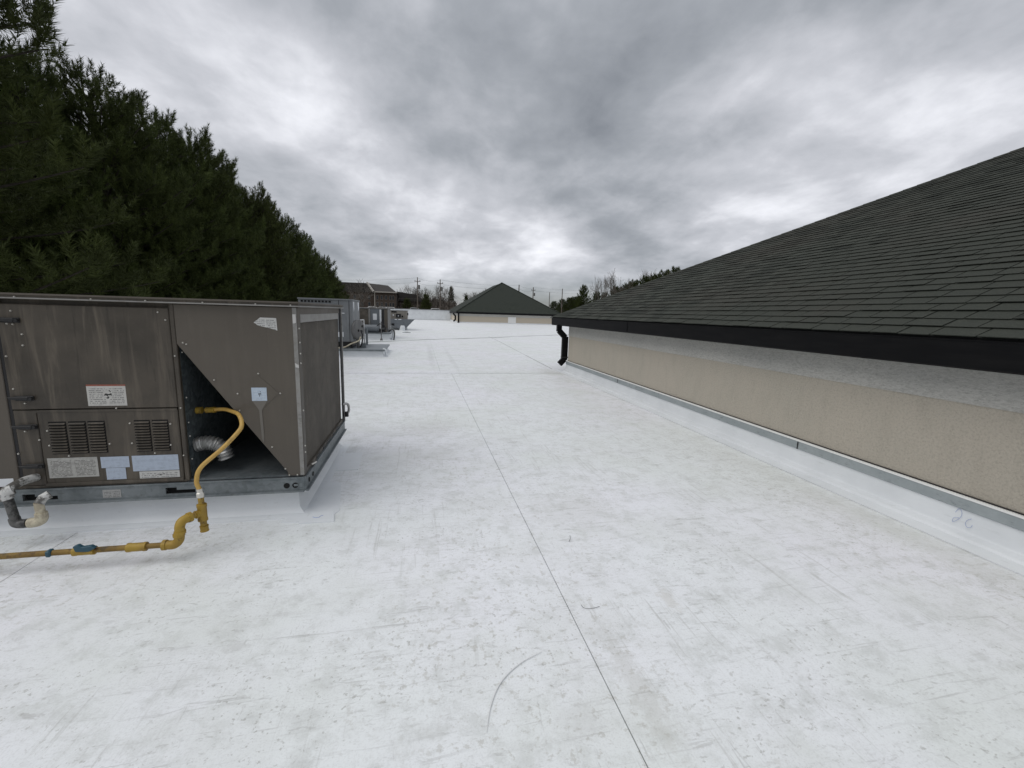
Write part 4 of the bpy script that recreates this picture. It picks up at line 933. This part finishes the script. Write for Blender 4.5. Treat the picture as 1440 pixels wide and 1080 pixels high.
# conifers beyond the roof
def at_px(px, py, Y):
    d = _r*((px-720)/FPX)-_u*((py-540)/FPX)+_f; t = Y/d.y; return Vector((0, 0, EYE))+d*t
CON = [(573, 420, 120, 1.3, 'dark round conifer beyond the white parapet, left of the first pole'), (598, 415, 118, 1.1, 'dark conifer beyond the parapet between the two tall poles'),
       (634, 404, 150, .7, 'slim far conifer right of the second tall pole'), (656, 416, 160, 1.0, 'low far conifer at the left slope of the far green roof'),
       (820, 403.5, 105, 1.0, 'round topped pine standing alone above the near roof eave'), (838, 412, 112, 1.1, 'small pine right of the round topped pine'), (851, 413, 110, 1.0, 'low pine at the foot of the slim bare tree'),
       (864, 405, 115, 1.2, 'dark pine in front of the large bare tree'), (880, 401, 112, 1.2, 'dark pine right of the large bare tree'), (894, 396, 110, 1.2, 'dark pine above the hip line, left of the far bare crown'),
       (906, 391, 112, 1.1, 'tall dark pine just left of the far bare crown'), (921, 388, 108, 1.1, 'dark pine below the far bare crown'),
       (872, 406, 118, 1.5, 'dark pine filling below the large bare tree'), (887, 399, 114, 1.5, 'dark pine between the large bare tree and far bare crown'), (914, 391, 116, 1.4, 'broad dark pine just under the far bare crown'), (936, 383, 112, 1.3, 'dark pine top right of the far bare crown'), (948, 379, 112, 1.3, 'last dark pine top where the trees meet the hip'),
       (800, 419, 190, 2.0, 'far dark pine at the left of the distant tree line'), (808, 418, 185, 2.0, 'second far dark pine of the distant tree line'), (790, 421, 195, 2.0, 'low far pine beside the thin right hand pole'), (813, 417, 180, 1.8, 'far dark pine touching the round topped pine'),
       (780, 424, 200, 2.2, 'lowest far pine above the right eave of the far green roof')]
for i, (px, py, Y_, wd_, lb) in enumerate(CON):
    p = at_px(px, py, Y_); place_pine(i % 3, p.x, p.y, p.z, lb, rz=i*2.1, wide=wd_, group='conifers beyond the roof', zbase=terrain(p.x, p.y))

def bare_tree(seed, H):
    rg = random.Random(seed); mb = MB()
    def grow(p, d, L_, r_, lv):
        n_ = 3; pts = [p]; q = p; dd = d
        for i in range(n_):
            dd = (dd+Vector((rg.gauss(0, .10), rg.gauss(0, .10), rg.gauss(.03, .06)))).normalized(); q = q+dd*L_/n_; pts.append(q)
        mb.tube(pts, [r_*(1-.35*i/n_) for i in range(n_+1)], 5 if lv < 2 else 3, False)
        if lv >= 7: return
        for k in range(3 if lv < 5 else 2):
            a = rg.uniform(.25, .62); ax_ = dd.orthogonal().normalized(); ax_.rotate(Matrix.Rotation(rg.uniform(0, 6.28), 3, dd)); nd = dd.copy(); nd.rotate(Matrix.Rotation(a, 3, ax_))
            grow(pts[-1] if k else pts[-2], nd, L_*rg.uniform(.62, .85), max(r_*.6, .016), lv+1)
    grow(Vector((0, 0, 0)), Vector((0, 0, 1)), H*.30, H*.018, 0)
    return mb
BT = []
for sd_ in (5, 9):
    b_ = bare_tree(sd_, 10); mx = max(v[2] for v in b_.v)
    me = bpy.data.meshes.new('bare_tree'); me.from_pydata([(v[0]*10/mx, v[1]*10/mx, v[2]*10/mx) for v in b_.v], [], b_.f); me.materials.append(MAT['twig']); BT.append(me)
for (px, py, Y_, k_, w_, lb) in ((853, 386, 105, 0, .42, 'slim bare winter tree left of the large bare tree'), (872, 376, 108, 1, .72, 'large bare spreading winter tree above the near hip line'), (927, 377, 112, 0, .7, 'bare winter crown peeking over the hip farther right'),
                                 (578, 398, 150, 1, .9, 'bare far tree just left of the first tall pole'), (626, 400, 150, 0, .8, 'bare far tree right of the second tall pole'), (594, 402, 150, 0, 1.0, 'bare far tree right of the first tall pole'), (680, 404, 160, 1, 1.1, 'faint bare tree beside the left slope of far green roof'), (660, 409, 165, 0, 1., 'small faint bare tree left of the far green roof'), (504, 391, 100, 1, 1.0, 'bare tree showing above the brick building roof')):
    p = at_px(px, py, Y_); zb = terrain(p.x, p.y)
    o = bpy.data.objects.new('bare_tree', BT[k_]); col.objects.link(o); s = (p.z-zb)/10; o.location = (p.x, p.y, zb-.05); o.scale = (s*w_, s*w_, s); o.rotation_euler = (0, 0, px)
    tag(o, lb, 'tree', 'bare winter trees')

# winter wood on the far slope
rg = np.random.default_rng(4); V = []; F = []
def wood_mass():
    vs_, fs_ = [], []; n0 = 0
    for i in range(1900):
        x_ = rg.uniform(-95, 58); y_ = rg.uniform(145, 235)
        if i < 750: x_ = rg.uniform(-7, 24); y_ = rg.uniform(118, 150); zb = terrain(x_, y_)
        px_ = x_/y_; hgt = (9.6 if x_ < 40 else 8.5)*y_/200*rg.uniform(.75, 1.12)
        if x_ > 10: hgt *= .62
        hgt = min(hgt, (6.2-.012*max(0, x_+5)*9)*y_/130+1.55-zb) *rg.uniform(.8, 1.08) if i < 750 else hgt
        top = np.array([x_, y_, zb+hgt])
        tw = 150 if i < 750 else 70; a = rg.normal(size=(tw, 3))*np.array([1.5, 1.5, hgt*.22])+np.array([x_, y_, zb+hgt*.55])
        b2 = a+rg.normal(size=(tw, 3))*np.array([.5, .5, .9])+np.array([0, 0, .6]); b2[:, 2] = np.minimum(b2[:, 2], top[2]+.5)
        w2 = np.array([.09, 0, 0])
        tri = np.stack([a-w2, a+w2, b2], 1).reshape(-1, 3); vs_.append(tri); fs_.append(np.arange(tw*3).reshape(-1, 3)+n0); n0 += tw*3
        t_ = np.array([[x_-.14, y_, zb], [x_+.14, y_, zb], [x_, y_, zb+hgt]]); vs_.append(t_); fs_.append(np.array([[n0, n0+1, n0+2]])); n0 += 3
    return fast_mesh('winter_wood', np.concatenate(vs_), np.concatenate(fs_))
wm = link('winter_wood', wood_mass(), 'winter_wood'); stuff(wm); tag(wm, 'brown leafless winter wood covering the far slope', 'wood')

# ------------------------------------------------------------------ brick apartment building, cars, poles and wires
ab = thing('apartment_building', 'brown brick apartment building with white rake boards and hipped roofs beyond the parapet', 'building', (-13, 122, 0))
YB = 120.0
zb = terrain(-15, 122)-1
B(-24, YB+1.5, zb, -11.4, YB+14, 6.0).build('wall', 'apartment_brick', ab)
B(-11.6, YB, zb, -6.3, YB+11, 5.9).build('wall', 'apartment_brick', ab)
B(-6.3, YB+8, zb, 1, YB+16, 4.2).build('wall', 'apartment_brick', ab)
MB().prism([(-26, 5.9), (-10.4, 5.9), (-13.8, 8.3), (-23.5, 8.3)], 1, YB+1.2, YB+14).build('roof', 'apartment_roof', ab)
MB().add([(-12.0, YB-.4, 6.25), (-5.9, YB-.4, 6.0), (-8.6, YB+5, 8.1), (-13.6, YB+5, 8.5), (-12.0, YB+11, 6.2), (-5.9, YB+11, 6.0)], [(0, 1, 2, 3), (1, 5, 2), (3, 2, 5, 4), (0, 3, 4), (0, 4, 5, 1)]).build('roof', 'apartment_roof', ab)
MB().prism([(-6.9, 4.1), (1.6, 4.1), (-1, 6.0), (-6.5, 6.7)], 1, YB+7.5, YB+16).build('roof', 'apartment_roof', ab)
MB().add([(-13.75, YB+.9, 8.65), (-12.1, YB-.55, 6.35), (-12.1, YB-.55, 5.95), (-13.75, YB+.9, 8.2), (-13.35, YB+.9, 8.55), (-11.6, YB-.55, 6.2), (-11.6, YB-.55, 5.85), (-13.35, YB+.9, 8.1)],
         [(0, 1, 2, 3), (4, 7, 6, 5), (0, 4, 5, 1), (3, 2, 6, 7), (0, 3, 7, 4), (1, 5, 6, 2)]).build('rake_board', 'white_trim', ab)
B(-12.0, YB-.55, 5.95, -5.9, YB-.4, 6.22).build('eave_board', 'white_trim', ab)
B(-11.75, YB-.1, zb, -11.55, YB-.01, 5.95).build('corner_board', 'white_trim', ab)
for fl_ in (4.2, 2.4):
    for x_ in (-11.0, -9.9, -8.8, -7.7, -7.0):
        wn = B(x_-.28, YB-.06, fl_-.1, x_+.28, YB-.003, fl_+1.05).build('window', 'window_frame', ab); B(x_-.21, YB-.075, fl_, x_+.21, YB-.061, fl_+.95).build('pane', 'glass', wn)
    for x_ in (-20.4, -18.6, -16.8, -15.0, -13.2):
        wn = B(x_-.35, YB+1.44, fl_-.1, x_+.35, YB+1.497, fl_+1.05).build('window', 'window_frame', ab); B(x_-.27, YB+1.425, fl_, x_+.27, YB+1.439, fl_+.95).build('pane', 'glass', wn)
cars = [(526, 112, 'car_white', 'white parked car at the foot of the brick apartment building'), (540, 114, 'car_silver', 'silver parked car right of the white one below the apartments'), (551, 112, 'car_white', 'pale parked car farthest right below the apartments'),
        (585, 108, 'car_silver', 'silver car top showing over the parapet near first pole'), (614, 108, 'car_white', 'white car top showing over the parapet near second pole')]
lot = MB(); lot.box(-20, 104, GZ-1, 10, 119.5, .72)
struct(lot.build('parking_lot', 'ground_grass'))
for (px, Y_, m_, lb) in cars:
    p = at_px(px, 431, Y_)
    c_ = thing('parked_car', lb, 'car', (p.x, Y_, .724), 'cars parked beyond the parapet'); x, y, z = p.x, Y_, .724
    MB().prism([(x-2.1, z+.3), (x+2.1, z+.3), (x+2.15, z+.75), (x+1.3, z+.88), (x-1.9, z+.92), (x-2.15, z+.7)], 1, y-.85, y+.85).build('body', m_, c_, .04)
    MB().prism([(x-1.7, z+.9), (x+1.2, z+.9), (x+.5, z+1.47), (x-1.2, z+1.5)], 1, y-.75, y+.75).build('cabin', m_, c_, .04)
    MB().prism([(x-1.5, z+.95), (x+1.0, z+.95), (x+.45, z+1.38), (x-1.15, z+1.40)], 1, y-.77, y-.752).build('side_window', 'glass', c_)
    for dx in (-1.3, 1.35): MB().tube([(x+dx, y-.87, z+.32), (x+dx, y-.65, z+.32)], .32, 12).build('wheel', 'tyre', c_)
tops = []
for (px, py, Y_, r_, arm, lb) in ((587, 390, 103, .115, 1, 'first tall utility pole beyond the white parapet'), (619, 393, 103, .115, 1, 'second tall utility pole, close to the far green roof'), (730, 400.5, 125, .17, 0, 'utility pole top above the right slope of the far green roof'),
                                 (750, 404, 130, .16, 1, 'utility pole with transformer right of the far green roof peak'), (773, 411, 150, .13, 0, 'thin far pole above the right end of the far green roof'), (791, 406, 115, .13, 0, 'pale thin pole at the right edge of the far roof')):
    p = at_px(px, py, Y_); zb = terrain(p.x, p.y)
    t = thing('utility_pole', lb, 'utility pole', (p.x, p.y, zb), 'utility poles beyond the roof')
    MB().tube([(p.x, p.y, zb-.3), (p.x, p.y, p.z)], [r_*1.25, r_*.85], 8).build('shaft', 'pole_wood', t)
    if arm:
        B(p.x-.7, p.y-.14, p.z-.95, p.x+.7, p.y-.02-.0, p.z-.82).build('crossarm', 'pole_wood', t)
        MB().tube([(p.x+.35, p.y-.3, p.z-2.6), (p.x+.35, p.y-.3, p.z-1.7)], .22, 10).build('transformer', 'greybrown_unit', t)
    for dx in (-.55, .55): 
        if arm: MB().tube([(p.x+dx, p.y-.08, p.z-.82), (p.x+dx, p.y-.08, p.z-.6)], .06, 6).build('insulator', 'greybrown_unit', t)
    tops.append((p, lb))
ends = [(at_px(440, 391, 120), tops[0][0]), (tops[0][0], tops[1][0]), (tops[1][0], tops[2][0]), (tops[2][0], tops[3][0]), (tops[3][0], at_px(900, 409, 130))]
names = ('left of the first pole', 'between the two tall poles', 'from second tall pole over the far green roof', 'right of the far green roof peak', 'running right above the near hip roof')
for (a, b_), nm in zip(ends, names):
    for (k, dz, wn) in ((0, -.1, 'upper'), (1, -1.1, 'lower')):
        pts = [a.lerp(b_, t/10)+Vector((0, 0, dz-.5*4*(t/10)*(1-t/10))) for t in range(11)]
        tag(MB().tube(pts, .016, 4).build('power_line', 'black', None), '%s thin power line %s' % (wn, nm), 'power line', 'power lines')
a, b_ = at_px(560, 420, 102), at_px(648, 420, 102)
tag(MB().tube([a, a.lerp(b_, .5)+Vector((0, 0, -.1)), b_], .03, 4).build('power_line', 'twig', None), 'low pale cable crossing both tall poles near half height', 'power line')
